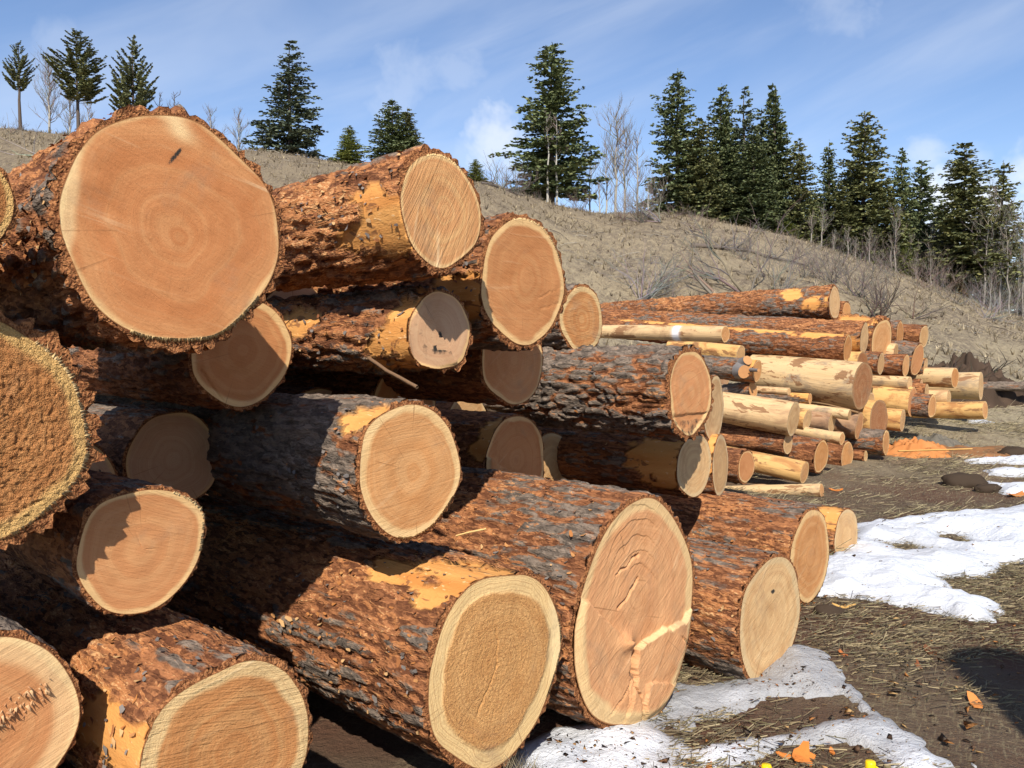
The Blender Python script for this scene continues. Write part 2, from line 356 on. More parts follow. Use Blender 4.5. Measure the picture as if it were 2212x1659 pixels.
def face_mat(name, h1=(0.55, 0.25, 0.105), h2=(0.64, 0.36, 0.165), sapc=(0.74, 0.48, 0.22), sap=0.92, saw=30, sawk=0.5, ring=0.5, grain=0.25,
             band=0.6, rough=0.0, dirt_shade_c=(0.035, 0.032, 0.028), streak=0.35, seed=0.0):
    m, g, b = material(name)
    rho, dirt, light, _, _ = g.attr('fc')  # dirt channel also carries the shade painted into crack grooves
    p = g.obj(); r = g.m('ADD', g.m('MULTIPLY', g.rnd(), 50.0), seed)
    wob = g.noise(p, 3.2, 3, 0.55, w=r)
    rho2 = g.m('ADD', rho, g.m('MULTIPLY', g.m('SUBTRACT', wob, 0.5), 0.55))
    rfine = g.m('ADD', rho2, g.m('MULTIPLY', g.m('SUBTRACT', g.noise(p, 30, 2, w=r), 0.5), 0.012))
    bandn = g.noise(None, 5.5, 2, 0.6, w=g.m('ADD', rho2, r)); ringn = g.noise(None, 46, 3, 0.8, w=g.m('ADD', rfine, r))
    c = g.mix(g.m('MULTIPLY', g.sstep(bandn, 0.36, 0.68), band * 0.65), h1, h2)
    bl = g.noise(p, 7, 4, 0.6, 0.5, w=r)
    c = g.mix(g.m('MULTIPLY', g.sstep(bl, 0.46, 0.70), 0.60), c, tuple(x * k for x, k in zip(h1, (0.82, 0.74, 0.66))))
    c = g.mix(g.m('MULTIPLY', g.sstep(g.noise(None, 1.0, 0, w=g.m('MULTIPLY', r, 7.3)), 0.35, 0.65), 0.75), c, g.mix(1.0, c, (0.84, 0.76, 0.68), 'MULTIPLY'))
    sapn = g.m('ADD', rho, g.m('MULTIPLY', g.m('SUBTRACT', g.noise(p, 6, 3, 0.5, w=g.m('ADD', r, 7.0)), 0.5), 0.25))
    sm = g.sstep(sapn, sap - 0.03, sap + 0.04)
    sapv = g.mix(g.noise(p, 14, 3, 0.6, w=r), sapc, tuple(x * 0.82 for x in sapc))
    c = g.mix(sm, c, sapv)
    c = g.mix(g.m('MULTIPLY', g.sstep(ringn, 0.45, 0.66), ring * 0.50), c, (0.36, 0.155, 0.06))
    # saw kerf lines running straight across the face, two directions
    a = R(saw)
    pw = g.vm('ADD', p, g.vm('SCALE', g.noise(p, 3, 2, 0.5, col=True))); pw.node.inputs[1].links[0].from_node.inputs['Scale'].default_value = 0.03
    msk = g.sstep(g.noise(p, 3.5, 3, 0.6, w=r), 0.36, 0.62)
    sv = g.noise(g.scale(g.turn(pw, (0, a, 0)), (3.0, 1, 110)), 1, 4, 0.65, 0.12); sv2 = g.noise(g.scale(g.turn(pw, (0, a + 0.35, 0)), (2.0, 1, 42)), 1, 3, 0.6, 0.3)
    c = g.mix(g.m('MULTIPLY', g.sstep(sv, 0.50, 0.70), g.m('MULTIPLY', msk, streak * 0.5)), c, (0.40, 0.19, 0.075))
    c = g.mix(g.m('MULTIPLY', g.sstep(sv2, 0.57, 0.72), g.m('MULTIPLY', msk, streak * 0.7)), c, (0.84, 0.66, 0.40))
    sp = g.noise(p, 170, 2, 0.6)
    c = g.mix(g.m('MULTIPLY', g.sstep(sp, 0.62, 0.70), 0.30), c, (0.30, 0.12, 0.04))
    if rough: c = g.mix(g.m('MULTIPLY', g.sstep(g.noise(p, 75, 3, 0.7), 0.46, 0.62), g.m('MULTIPLY', g.m('SUBTRACT', 1.0, g.m('MULTIPLY', sm, 0.8)), rough * 0.5)), c, (0.30, 0.11, 0.035))
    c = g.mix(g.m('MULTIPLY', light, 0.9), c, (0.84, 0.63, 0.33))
    c = g.mix(g.sstep(rho, 0.986, 0.996), c, (0.26, 0.11, 0.04))
    rd = g.vm('NORMALIZE', g.vm('MULTIPLY', p, (1, 0, 1))); chk = g.noise(g.vm('ADD', g.vm('SCALE', rd), g.vm('MULTIPLY', p, (1.2, 0, 1.2))), 1, 2, 0.5, w=r); chk.node.inputs['Vector'].links[0].from_node.inputs[0].links[0].from_node.inputs['Scale'].default_value = 13.0
    chm = g.m('MULTIPLY', g.sstep(chk, 0.655, 0.69), g.m('MULTIPLY', g.sstep(rho, 0.12, 0.4), g.sstep(g.noise(p, 6, 2, w=g.m('ADD', r, 33.0)), 0.42, 0.58)))
    c = g.mix(g.m('MULTIPLY', chm, 0.55), c, (0.24, 0.11, 0.045))
    gw = g.sstep(g.noise(p, 5, 4, 0.65, 0.4, w=g.m('ADD', r, 21.0)), 0.54, 0.74)
    c = g.mix(g.m('MULTIPLY', gw, 0.45), c, (0.30, 0.20, 0.125))
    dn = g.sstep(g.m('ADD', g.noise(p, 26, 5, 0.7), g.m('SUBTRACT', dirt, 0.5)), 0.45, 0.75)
    c = g.mix(g.m('MULTIPLY', dn, g.m('MINIMUM', g.m('MULTIPLY', dirt, 2.0), 1.0)), c, dirt_shade_c)
    g.put(b.inputs['Base Color'], c); b.inputs['Roughness'].default_value = 0.78; b.inputs['Specular IOR Level'].default_value = 0.15
    nrm = g.bump(g.m('ADD', sv, g.m('MULTIPLY', sv2, 0.8)), min(1.0, sawk), 0.0055)
    nrm = g.bump(ringn, 0.28 * ring, 0.004, nrm)
    nrm = g.bump(g.m('MULTIPLY', g.m('ADD', g.noise(p, 105, 3, 0.75), g.m('MULTIPLY', g.noise(p, 380, 1), 0.4)), g.m('SUBTRACT', 1.0, g.m('MULTIPLY', sm, 0.75)) if name.endswith('granular') else 1.0), min(1, grain + rough), 0.004 + 0.012 * rough, nrm)
    g.put(b.inputs['Normal'], nrm)
    return m
FACE = {}
def face(name, **k):
    if name not in FACE: FACE[name] = face_mat('cut_wood_' + name, **k)
    return FACE[name]
face('giant', h1=(0.50, 0.20, 0.075), h2=(0.61, 0.315, 0.135), sap=0.965, saw=-36, sawk=0.40, streak=0.42, ring=0.4, band=0.7)
face('plain', saw=20)
face('ringed', h1=(0.52, 0.24, 0.10), h2=(0.63, 0.36, 0.165), sap=0.90, band=0.55, ring=0.35, saw=-20, streak=0.2)
face('sawn', h1=(0.55, 0.275, 0.115), h2=(0.66, 0.41, 0.18), sap=0.93, saw=62, sawk=1.0, streak=0.75, band=0.9)
face('mould', h1=(0.56, 0.34, 0.20), h2=(0.66, 0.46, 0.28), sap=0.94, saw=-40, sawk=0.3, streak=0.25)
face('pale', h1=(0.58, 0.29, 0.115), h2=(0.66, 0.385, 0.175), sap=0.87, saw=8, band=0.9)
face('granular', h1=(0.74, 0.42, 0.165), h2=(0.80, 0.50, 0.22), sapc=(0.80, 0.56, 0.26), sap=0.80, saw=80, sawk=0.25, streak=0.15, rough=0.6, ring=1.0)
face('rough', h1=(0.52, 0.235, 0.085), h2=(0.63, 0.33, 0.13), sapc=(0.76, 0.47, 0.175), sap=0.87, rough=1.0, sawk=0.2, streak=0.1, ring=0.2)
face('split', h1=(0.58, 0.29, 0.135), h2=(0.68, 0.39, 0.19), sapc=(0.72, 0.49, 0.24), sap=0.88, saw=35, sawk=0.8, streak=0.5)
face('kerfed', h1=(0.52, 0.24, 0.09), h2=(0.66, 0.42, 0.19), sapc=(0.72, 0.50, 0.24), sap=0.84, saw=-8, sawk=1.0, streak=0.55, ring=0.6, rough=0.2)
face('dry', h1=(0.57, 0.355, 0.17), h2=(0.68, 0.46, 0.23), sapc=(0.66, 0.47, 0.25), sap=0.88, saw=25, sawk=0.7, streak=0.4, band=1.0)
face('orange', h1=(0.55, 0.26, 0.095), h2=(0.65, 0.38, 0.165), sap=0.9, saw=70)
face('rotten', h1=(0.45, 0.20, 0.09), h2=(0.58, 0.36, 0.19), sapc=(0.50, 0.30, 0.15), sap=0.9, rough=1.0, saw=75, streak=0.6)

def simple_attr_mat(name, rough=0.9, bump=0.0):
    m, g, b = material(name)
    _, _, _, _, c = g.attr('bk')
    v = g.noise(g.obj(), 30, 3)
    g.put(b.inputs['Base Color'], g.mix(g.m('MULTIPLY', v, 0.35), c, g.mix(0.5, c, (0.02, 0.015, 0.01))))
    b.inputs['Roughness'].default_value = rough; b.inputs['Specular IOR Level'].default_value = 0.1
    if bump: g.put(b.inputs['Normal'], g.bump(g.noise(g.obj(), 60, 4), bump, 0.01))
    return m
M_FLAKE = simple_attr_mat('loose_bark', 0.9, 0.3)
M_SPLINT = simple_attr_mat('torn_fibre', 0.8)

# ---------------------------------------------------------------- log builder
def seg_dist(x, z, a, c):
    ax, az = a; dx, dz = c[0] - ax, c[1] - az; t = np.clip(((x - ax) * dx + (z - az) * dz) / (dx * dx + dz * dz + 1e-9), 0, 1)
    return np.hypot(x - ax - t * dx, z - az - t * dz)

def make_log(base_pt, axis, r, length, label, group, seed, bark='mix', facem='plain', thick=0.022, res=0.011, dense=1.05, taper=0.9, ell=1.0,
             bumps=(), peel=(), peel_noise=0.0, peeled=None, plate=(0.042, 0.30), fc_res=(36, 120), pith=(0, 0), cracks=(), fheight=None, dirt=None,
             light=None, flakes=0, fringe=(), tint=0.3, ring_out=0.0, paint=None, deep=1.0, lump=0.03, rear=True, slope=(0, 0), cat='log', name='log'):
    a = Vector(axis).normalized(); X = a.cross(Vector((0, 0, 1))).normalized(); Z = X.cross(a)
    rng = np.random.default_rng(seed); rnd = random.Random(seed)
    fc = Vector(base_pt)
    org = fc - Z * r
    M = Matrix(((X.x, a.x, Z.x, org.x), (X.y, a.y, Z.y, org.y), (X.z, a.z, Z.z, org.z), (0, 0, 0, 1)))
    root = empty(name, M=M); tag(root, label, cat, group)
    # outline
    nth = int(np.clip(2 * math.pi * r / res, 22, 330))
    th = -math.pi / 2 + np.arange(nth) * 2 * math.pi / nth             # seam underneath
    ph = rng.uniform(0, 6.28, 6)
    def outline(t):
        o = np.ones_like(t)
        for k, amp in ((2, 0.5), (3, 0.7), (4, 0.4), (5, 0.35), (7, 0.25)): o = o + lump * amp * np.cos(k * t + ph[k - 2])
        for (c, amp, w) in bumps:
            d = (t - R(c) + math.pi) % (2 * math.pi) - math.pi; o = o + amp * np.exp(-(d / R(w)) ** 2)
        ex, ez = np.cos(t) / ell, np.sin(t)
        return o / np.sqrt(ex * ex + ez * ez)
    Ro = r * outline(th)
    ys = nonuni(0.004, length, [(min(dense, length) , res * 1.25), (min(dense * 1.8, length) + 0.001, res * 4), (length + 0.01, max(res * 12, length / 24))])
    ny = len(ys)
    tap = 1 - (1 - taper) * (ys / length)
    TH, YS = np.meshgrid(th, ys)
    bend = (fbm(np.stack([ys * 0.7, ys * 0, ys * 0 + seed * 3.1], 1), 3, 2) - 0.5) * 0.03
    bend = (bend - bend[0]) * np.minimum(1, length / 2)
    RR = Ro[None, :] * tap[:, None] * (1 + (fbm(np.stack([np.cos(TH) * 1.3, YS * 0.9, np.sin(TH) * 1.3], -1).reshape(-1, 3), seed, 2).reshape(TH.shape) - 0.5) * 0.05 * np.minimum(1, YS / 0.3))
    P = np.stack([np.cos(TH) * RR, YS, np.sin(TH) * RR], -1).reshape(-1, 3)
    bt = 0.0 if peeled else thick * 0.95
    cols = np.zeros((nth * ny, 4))
    if peeled:
        w = fbm(P * [7, 1.0, 7], seed, 3) - 0.5; kn = np.zeros(len(P))
        D = w * 0.010
        Q = P * [1 / 0.09, 1 / 0.35, 1 / 0.09]; f1, f2, idd = worley(Q + 5.5, seed)
        kn = ss(0.30, 0.12, f1) * (idd > 0.80)
        D = D + kn * 0.012
        cols[:, 0] = 0.5 + w; cols[:, 1] = 1; cols[:, 3] = kn * 0.8
        if paint: cols[:, 2] = np.exp(-(((P[:, 1] - paint[0]) / paint[1]) ** 4)); cols[:, 0] = np.where(cols[:, 2] > .5, 1, cols[:, 0])
    else:
        wv = np.stack([fbm(P * [9, 4, 9], seed + 11, 3), fbm(P * [9, 4, 9], seed + 23, 3), fbm(P * [9, 4, 9], seed + 37, 3)], 1) - 0.5
        Q = P / [plate[0], plate[1], plate[0]] + wv * 1.5
        f1, f2, idd = worley(Q, seed)
        edge = ss(0.03, 0.30, f2 - f1)
        t1 = fbm(P * [28, 8, 28] + wv * 2, seed + 51, 3); q = t1 * 5; terrc = (np.floor(q) + ss(0.55, 0.98, q - np.floor(q))) / 5
        fine = fbm(P * [75, 42, 75], seed + 71, 3)
        h = 0.72 * edge * (0.6 + 0.4 * idd) + 0.32 * ss(0.2, 0.8, terrc)
        h = np.clip(h * (0.75 + 0.5 * fine), 0, 1)
        D = 1.0 * thick * deep * (h - 0.55) + (fine - 0.5) * 0.006
        pm = np.zeros(len(P)); ang = np.arctan2(P[:, 2], P[:, 0])
        nz = (fbm(P * [14, 8, 14], seed + 91, 4) - 0.5)
        for (c, y0, wa, wy) in peel:
            da = ((ang - R(c) + math.pi) % (2 * math.pi) - math.pi) / R(wa); dy = (P[:, 1] - y0) / wy
            pm = np.maximum(pm, ss(1.06, 0.98, np.sqrt(da ** 2 + dy ** 2) + nz * 2.2))
        if peel_noise > 0: pm = np.maximum(pm, ss(0.0, 0.03, fbm(P * [6, 2.5, 6], seed + 131, 4) - (0.70 - peel_noise)))
        D = D * (1 - pm) + pm * (-bt * 0.95)
        tn = fbm(P * [3.2, 1.6, 3.2], seed + 151, 3)
        cols[:, 0] = h; cols[:, 1] = pm; cols[:, 3] = np.clip(tint + (tn - 0.5) * 1.6, 0, 1)
    rad = np.hypot(P[:, 0], P[:, 2]); sc = (rad + D) / rad
    P[:, 0] *= sc; P[:, 2] *= sc
    P[:, 0] += np.repeat(bend, nth); P[:, 2] += np.repeat(bend * 0.6, nth)
    # face plane may be sawn at a slant
    slant = lambda x, z: x * slope[0] + z * slope[1]
    fade = np.exp(-P[:, 1] / max(0.25, r * 1.2)); P[:, 1] += slant(P[:, 0], P[:, 2]) * fade
    outer0 = P[:nth].copy()
    Rw = np.hypot(outer0[:, 0], outer0[:, 2])
    Rwood = Ro - bt + (fbm(np.stack([np.cos(th) * 2, np.sin(th) * 2, th * 0], 1), seed + 7, 2) - 0.5) * thick * 0.5
    Rwood = np.minimum(Rwood, Rw - 0.001)
    rows, rc = [], []
    nring = 4 if (res < 0.02 and not peeled) else 2
    for i in range(nring):
        f = 1 - i / (nring - 1) if nring > 1 else 0
        rr = Rwood + (Rw - Rwood) * f
        q = np.stack([np.cos(th) * rr, np.full(nth, 0.0), np.sin(th) * rr], 1)
        q[:, 1] = slant(q[:, 0], q[:, 2]) + (rng.uniform(-1, 1, nth) * 0.003 * (1 if f < 1 else 0.3) if not peeled else 0) + (0.004 * f - ring_out * f if not peeled else 0)
        rows.append(q); c = np.zeros((nth, 4)); c[:, 2] = 0.0 if peeled else 1.0; c[:, 0] = 0.5; c[:, 1] = 1 if peeled else 0
        rc.append(c)
    PV = np.concatenate([*rows[::-1], P]); CC = np.concatenate([*rc[::-1], cols])
    # rear rim closes the tube
    if rear:
        last = PV[-nth:].copy(); cen = last.mean(0); PV = np.concatenate([PV, cen + (last - cen) * 0.02]); CC = np.concatenate([CC, CC[-nth:]])
    n_rows = len(PV) // nth
    F = grid_faces(n_rows, nth, True)
    mesh_obj('bark' if not peeled else 'peeled_wood', PV, F, BARK[bark] if not peeled else PEEL[peeled], root, smooth=bool(peeled), cols=CC, loc=(0, 0, r))
    # cut face
    nr, na = fc_res
    ta = -math.pi / 2 + np.arange(na) * 2 * math.pi / na
    Rf = np.interp((ta - th[0]) % (2 * math.pi), np.append(th - th[0], 2 * math.pi), np.append(Rwood, Rwood[0])) + 0.0015
    rho = np.linspace(0, 1, nr + 1)[1:] ** 0.85
    px, pz = pith[0] * r, pith[1] * r
    ex, ez = np.cos(ta) * Rf, np.sin(ta) * Rf
    fx = px + rho[:, None] * (ex - px)[None]; fz = pz + rho[:, None] * (ez - pz)[None]
    fx = np.append(fx.ravel(), px); fz = np.append(fz.ravel(), pz); rv = np.append(np.repeat(rho, na), 0.0)
    un, vn = fx / r, fz / r
    Pn = np.stack([fx, fx * 0 + seed, fz], 1)
    hh = (fbm(Pn * 9, seed, 3) - 0.5) * 0.008
    dk = np.zeros(len(fx)); lt = np.zeros(len(fx))
    if fheight: hh = hh + fheight(un, vn, Pn)
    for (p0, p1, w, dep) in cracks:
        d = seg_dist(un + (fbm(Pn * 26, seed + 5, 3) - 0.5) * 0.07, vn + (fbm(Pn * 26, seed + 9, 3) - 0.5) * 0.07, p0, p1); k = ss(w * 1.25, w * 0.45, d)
        hh = hh - dep * k; dk = np.maximum(dk, k * (0.30 if dep < 0.01 else 0.55))  # crack grooves coloured darker to stand for shade in their depth
    if dirt: dk = np.maximum(dk, dirt(un, vn, Pn))
    if light: lt = light(un, vn, Pn)
    edgef = ss(0.90, 1.0, rv); hh = hh * (1 - edgef * 0.7)
    FV = np.stack([fx, slant(fx, fz) - hh - 0.0015, fz], 1)
    FF = grid_faces(nr, na, True); cen = len(fx) - 1
    tri = np.stack([np.arange(na), (np.arange(na) + 1) % na, np.full(na, cen), np.full(na, cen)], 1)
    me_faces = [tuple(f) for f in FF] + [(int(t[0]), cen, int(t[1])) for t in tri] if na < 1 else None
    FA = np.concatenate([FF, np.stack([tri[:, 1], tri[:, 0], tri[:, 2], tri[:, 2]], 1)])
    # triangle fan as triangles: split everything into triangles for one uniform array
    T = np.concatenate([FF[:, [0, 1, 2]], FF[:, [0, 2, 3]], np.stack([tri[:, 1], tri[:, 0], tri[:, 2]], 1)])
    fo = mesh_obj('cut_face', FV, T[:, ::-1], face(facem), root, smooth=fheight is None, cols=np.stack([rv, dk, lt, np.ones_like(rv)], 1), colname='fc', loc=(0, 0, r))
    # torn fibres left along the lower edge by the saw
    if fringe:
        B = Buf()
        for (a0, a1, ln, num) in fringe:
            for _ in range(num):
                t = R(rnd.uniform(a0, a1)); i = int(((t - th[0]) % (2 * math.pi)) / (2 * math.pi) * nth) % nth
                rr = Rwood[i]; L = ln * 0.55 * rnd.uniform(0.2, 1.1) * (1.8 if rnd.random() < 0.12 else 1); wd = rnd.uniform(0.0015, 0.005); tt = t + rnd.gauss(0, 0.02)
                d = Vector((math.cos(t), 0, math.sin(t))); tg = Vector((-math.sin(t), 0, math.cos(t)))
                p0 = d * (rr - 0.004); p0.y = slant(p0.x, p0.z) - 0.002
                tip = d * (rr + L * 0.8) + tg * rnd.gauss(0, L * 0.4); tip.y = p0.y - rnd.uniform(-0.2, 0.9) * L * 0.5
                B.add([p0 + tg * wd, p0 - tg * wd, tip, p0 + Vector((0, wd * 1.5, 0))], [(0, 1, 2), (1, 3, 2), (3, 0, 2)], (0.72, 0.50, 0.24))
        B.build('torn_fibres', M_SPLINT, root, loc=(0, 0, r))['kind'] = 'stuff'
    # loose curled flakes of bark
    if flakes:
        B = Buf()
        cand = rng.integers(nth * 2, nth * (ny - 2), flakes * 3); cnt = 0
        for ci in cand:
            if cnt >= flakes: break
            y = P[ci, 1]
            if y > dense * 1.6 or P[ci, 2] < -0.5 * r: continue
            cnt += 1
            n = Vector((P[ci, 0], 0, P[ci, 2])).normalized(); tg = Vector((-n.z, 0, n.x)); ax = Vector((0, 1, 0))
            s1, s2 = rnd.uniform(0.003, 0.008), rnd.uniform(0.005, 0.018) * (1.6 if rnd.random() < 0.06 else 1)
            A = rnd.gauss(0, 0.5); e1 = (tg * math.cos(A) + ax * math.sin(A)); e2 = n.cross(e1)
            lift = rnd.uniform(0.0, 0.7)
            c = Vector(P[ci]) + n * rnd.uniform(0.001, 0.005); pts = []
            for k in range(6):
                B_ = k / 6 * 6.283; rr = rnd.uniform(0.65, 1.15); q = c + e1 * math.cos(B_) * s1 * rr + e2 * math.sin(B_) * s2 * rr
                q += n * (lift * s1 * (math.cos(B_) + 0.6) + 0.25 * s2 * (math.sin(B_) ** 2)); pts.append(q)
            pts.append(c + n * 0.002)
            col = rnd.choice([(0.42, 0.17, 0.055), (0.50, 0.24, 0.09), (0.24, 0.09, 0.038), (0.55, 0.33, 0.15), (0.17, 0.15, 0.135), (0.30, 0.12, 0.045), (0.13, 0.10, 0.085), (0.22, 0.19, 0.17)])
            if bark == 'grey' and rnd.random() < 0.6: col = (0.20, 0.18, 0.17)
            B.add(pts, [(k, (k + 1) % 6, 6) for k in range(6)], col)
        B.build('bark_flakes', M_FLAKE, root, loc=(0, 0, r))['kind'] = 'stuff'
    return root
# ---------------------------------------------------------------- the near pile
NEAR = 'big logs stacked in the near pile'
def near(u, v, h, t, length, label, seed, yaw=45, pitch=0, **k):
    d = cam_dir(u, v); q = d.x / d.y
    y = t / (0.70711 * (1 - q)); p = at(u, v, y)
    r = h / 2 * y / FPX
    ax = Vector((-math.sin(R(yaw)) * math.cos(R(pitch)), math.cos(R(yaw)) * math.cos(R(pitch)), math.sin(R(pitch))))
    return make_log(p, ax, r, length, label, NEAR, seed, **k)

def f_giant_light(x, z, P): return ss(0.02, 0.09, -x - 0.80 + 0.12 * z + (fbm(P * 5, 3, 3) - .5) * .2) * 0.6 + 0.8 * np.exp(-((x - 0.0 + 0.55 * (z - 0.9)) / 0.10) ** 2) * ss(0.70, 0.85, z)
def f_giant_marks(x, z, P):  # two short slanting dark streaks high on the face
    a = np.exp(-((x + 0.02 - (z - 0.62) * 0.75) / 0.035) ** 2) * ss(0.5, 0.56, z) * ss(0.76, 0.68, z)
    b_ = np.exp(-((x - 0.22 - (z - 0.60) * 0.9) / 0.02) ** 2) * ss(0.48, 0.52, z) * ss(0.72, 0.62, z)
    return np.maximum(a * 0.8, b_ * 0.5)
def f_split(x, z, P):
    n = (fbm(P * 14, 77, 3) - 0.5)
    line = -0.26 + 0.16 * x + n * 0.12
    low = (z < line) & (x > -0.13 + n * 0.2 + 0.15 * (z + 0.3))
    h = np.where(low, 0.028, 0.0)
    low2 = (z < -0.60 - 0.25 * (x - 0.1) + n * 0.10) & (x > 0.03 + n * 0.1)
    h = h + np.where(low2, 0.014, 0.0)
    left = (~low) & (z < -0.10 - 0.9 * (x + 0.3) + n * 0.15) & (x < 0.0)
    h = h + np.where(left, 0.018, 0.0)
    h = h + 0.03 * np.exp(-((x + 0.20) / 0.11) ** 2 - ((z + 0.16) / 0.07) ** 2)
    d = np.hypot((x + 0.03) * 1.5, (z + 0.22) * 0.85) + n * 0.05
    sh = ss(0.20, 0.32, z) * ss(0.40, 0.22, np.abs(x + 0.08))
    return h + sh * (np.floor(d * 9) / 9 * 0.036) - sh * d * 0.036
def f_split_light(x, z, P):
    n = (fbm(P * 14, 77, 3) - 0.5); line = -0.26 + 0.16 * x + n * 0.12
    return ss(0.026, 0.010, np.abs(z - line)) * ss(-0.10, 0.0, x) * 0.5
def f_rough(x, z, P): return (fbm(P * [130, 1, 105], 4, 3, 0.7) - 0.5) * 0.015
def f_gran(x, z, P): return (fbm(P * 95, 8, 2) - 0.5) * 0.009 * ss(0.80, 0.70, np.hypot(x, z))
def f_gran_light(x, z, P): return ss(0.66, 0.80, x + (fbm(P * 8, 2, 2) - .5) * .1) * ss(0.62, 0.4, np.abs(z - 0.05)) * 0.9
def f_crease(x, z, P): s = 0.80 * x + 0.60 * z + 0.05; return np.where(s < 0, 0.012, 0.0) + 0.05 * np.minimum(s, 0) * 0.5
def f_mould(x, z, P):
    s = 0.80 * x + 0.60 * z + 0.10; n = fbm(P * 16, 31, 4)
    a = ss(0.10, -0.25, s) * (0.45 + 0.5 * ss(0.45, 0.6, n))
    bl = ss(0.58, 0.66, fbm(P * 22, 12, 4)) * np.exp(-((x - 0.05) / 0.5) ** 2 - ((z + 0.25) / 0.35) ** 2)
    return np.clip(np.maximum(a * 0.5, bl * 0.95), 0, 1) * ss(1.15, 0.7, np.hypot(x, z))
def f_ledge(x, z, P): n = (fbm(P * 14, 5, 3) - .5) * .15; return np.where(z < -0.05 - 0.55 * (x + 0.5) + n, 0.03, 0.0)
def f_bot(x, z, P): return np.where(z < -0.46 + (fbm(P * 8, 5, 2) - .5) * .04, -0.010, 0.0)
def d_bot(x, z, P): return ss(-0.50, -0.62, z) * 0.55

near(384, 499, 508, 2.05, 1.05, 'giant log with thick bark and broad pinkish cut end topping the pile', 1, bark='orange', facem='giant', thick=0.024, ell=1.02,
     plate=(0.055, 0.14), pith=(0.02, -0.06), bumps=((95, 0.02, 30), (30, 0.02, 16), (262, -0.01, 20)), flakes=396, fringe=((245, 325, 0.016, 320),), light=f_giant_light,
     dirt=f_giant_marks, tint=0.45, deep=1.3, fc_res=(60, 200), lump=0.025,
     )
near(-105, 422, 262, 2.0, 1.2, 'pale log end cut off by the left edge beside the giant log', 2, facem='rough', thick=0.012)
near(-102, 934, 590, 2.13, 1.2, 'log with coarse crumbly torn end at the left edge under the giant log', 3, bark='red', facem='rough', thick=0.034, fheight=f_rough, pith=(-0.1, 0.1),
     fc_res=(90, 260), flakes=216, fringe=((-70, 50, 0.018, 260),), deep=1.2, bumps=((60, 0.03, 25), (-15, 0.03, 14)))
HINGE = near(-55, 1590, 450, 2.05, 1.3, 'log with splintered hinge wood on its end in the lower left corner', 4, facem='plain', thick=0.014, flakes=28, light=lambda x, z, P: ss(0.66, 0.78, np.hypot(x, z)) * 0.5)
near(308, 1187, 288, 2.25, 1.4, 'smallish log with ringed end half shaded by the crumbly log beside it', 5, bark='red', facem='ringed', thick=0.012, flakes=21, bumps=((20, 0.06, 14), (-20, -0.03, 20)),
     cracks=(((0, -0.02), (-0.08, 0.30), 0.006, 0.0015), ((0, -0.02), (0.18, -0.02), 0.006, 0.0015)), fringe=((-10, 60, 0.012, 90),), lump=0.04)
near(375, 994, 214, 3.2, 3.0, 'dim recessed log end deep in the shade left of centre', 6, bark='red', facem='mould', thick=0.010, res=0.014, dense=0.4, fc_res=(40, 140))
near(523, 757, 252, 2.7, 3.2, 'shaded pinkish log end peeping out below the giant log', 7, bark='red', facem='ringed', thick=0.015, dense=0.8, cracks=(((-0.75, -0.35), (-0.35, -0.85), 0.012, 0.006),))
near(953, 456, 256, 2.19, 3.6, 'flaky orange log with stripped patch and sawn striped end on top', 8, bark='orange', facem='sawn', thick=0.026, peel=((196, 0.13, 34, 0.17), (205, 0.30, 14, 0.08)), flakes=396, tint=0.65,
     bumps=((110, 0.05, 22), (268, 0.10, 20), (240, -0.03, 16)), deep=1.2, fringe=((60, 110, 0.01, 50),), pith=(0.1, 0.02))
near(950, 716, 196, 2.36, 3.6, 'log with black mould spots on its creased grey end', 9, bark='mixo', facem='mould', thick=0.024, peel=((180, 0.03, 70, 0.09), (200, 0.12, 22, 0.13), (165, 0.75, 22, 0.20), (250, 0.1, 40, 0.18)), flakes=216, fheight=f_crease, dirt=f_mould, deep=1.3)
near(1131, 608, 288, 2.43, 3.8, 'egg shaped pale log end with jagged bark rim in the top row', 10, bark='mixo', facem='ringed', thick=0.024, bumps=((265, 0.05, 30), (60, 0.03, 25), (200, -0.03, 25)), flakes=252, fringe=((20, 110, 0.014, 110),), pith=(0.05, 0.05),
     peel=((195, 0.12, 22, 0.12),), cracks=(((0.98, 0.0), (0.3, -0.25), 0.007, 0.003), ((0.95, -0.25), (0.35, -0.40), 0.007, 0.003)), ell=0.96)
near(1109, 778, 196, 2.9, 3.4, 'shaded log end hanging just below the egg shaped end', 11, bark='red', facem='plain', thick=0.014, dense=0.5, flakes=14, bumps=((265, 0.04, 30),))
near(888, 1016, 308, 2.2, 3.8, 'dark barked log with bright tan end in the middle of the pile', 12, bark='grey', facem='pale', thick=0.016, flakes=108, peel=((130, 0.06, 16, 0.10),), tint=0.25, ell=0.95, fringe=((255, 330, 0.012, 110),),
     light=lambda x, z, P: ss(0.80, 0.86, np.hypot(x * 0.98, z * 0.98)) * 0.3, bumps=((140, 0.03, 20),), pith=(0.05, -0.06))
near(1076, 1440, 452, 2.0, 4.2, 'big grey and rust barked log with granular orange heart low in front', 13, bark='mix', facem='granular', thick=0.022, flakes=504, peel=((100, 0.09, 26, 0.24), (118, 0.36, 10, 0.16)), tint=0.50, ell=0.93, light=f_gran_light,
     cracks=(((-0.02, 0.03), (-0.30, -0.42), 0.010, 0.006), ((-0.02, 0.03), (-0.03, 0.42), 0.009, 0.005)), fc_res=(60, 200), pith=(0.0, 0.02), bumps=((90, -0.02, 20),), fringe=((-35, 20, 0.012, 90),), deep=1.1)
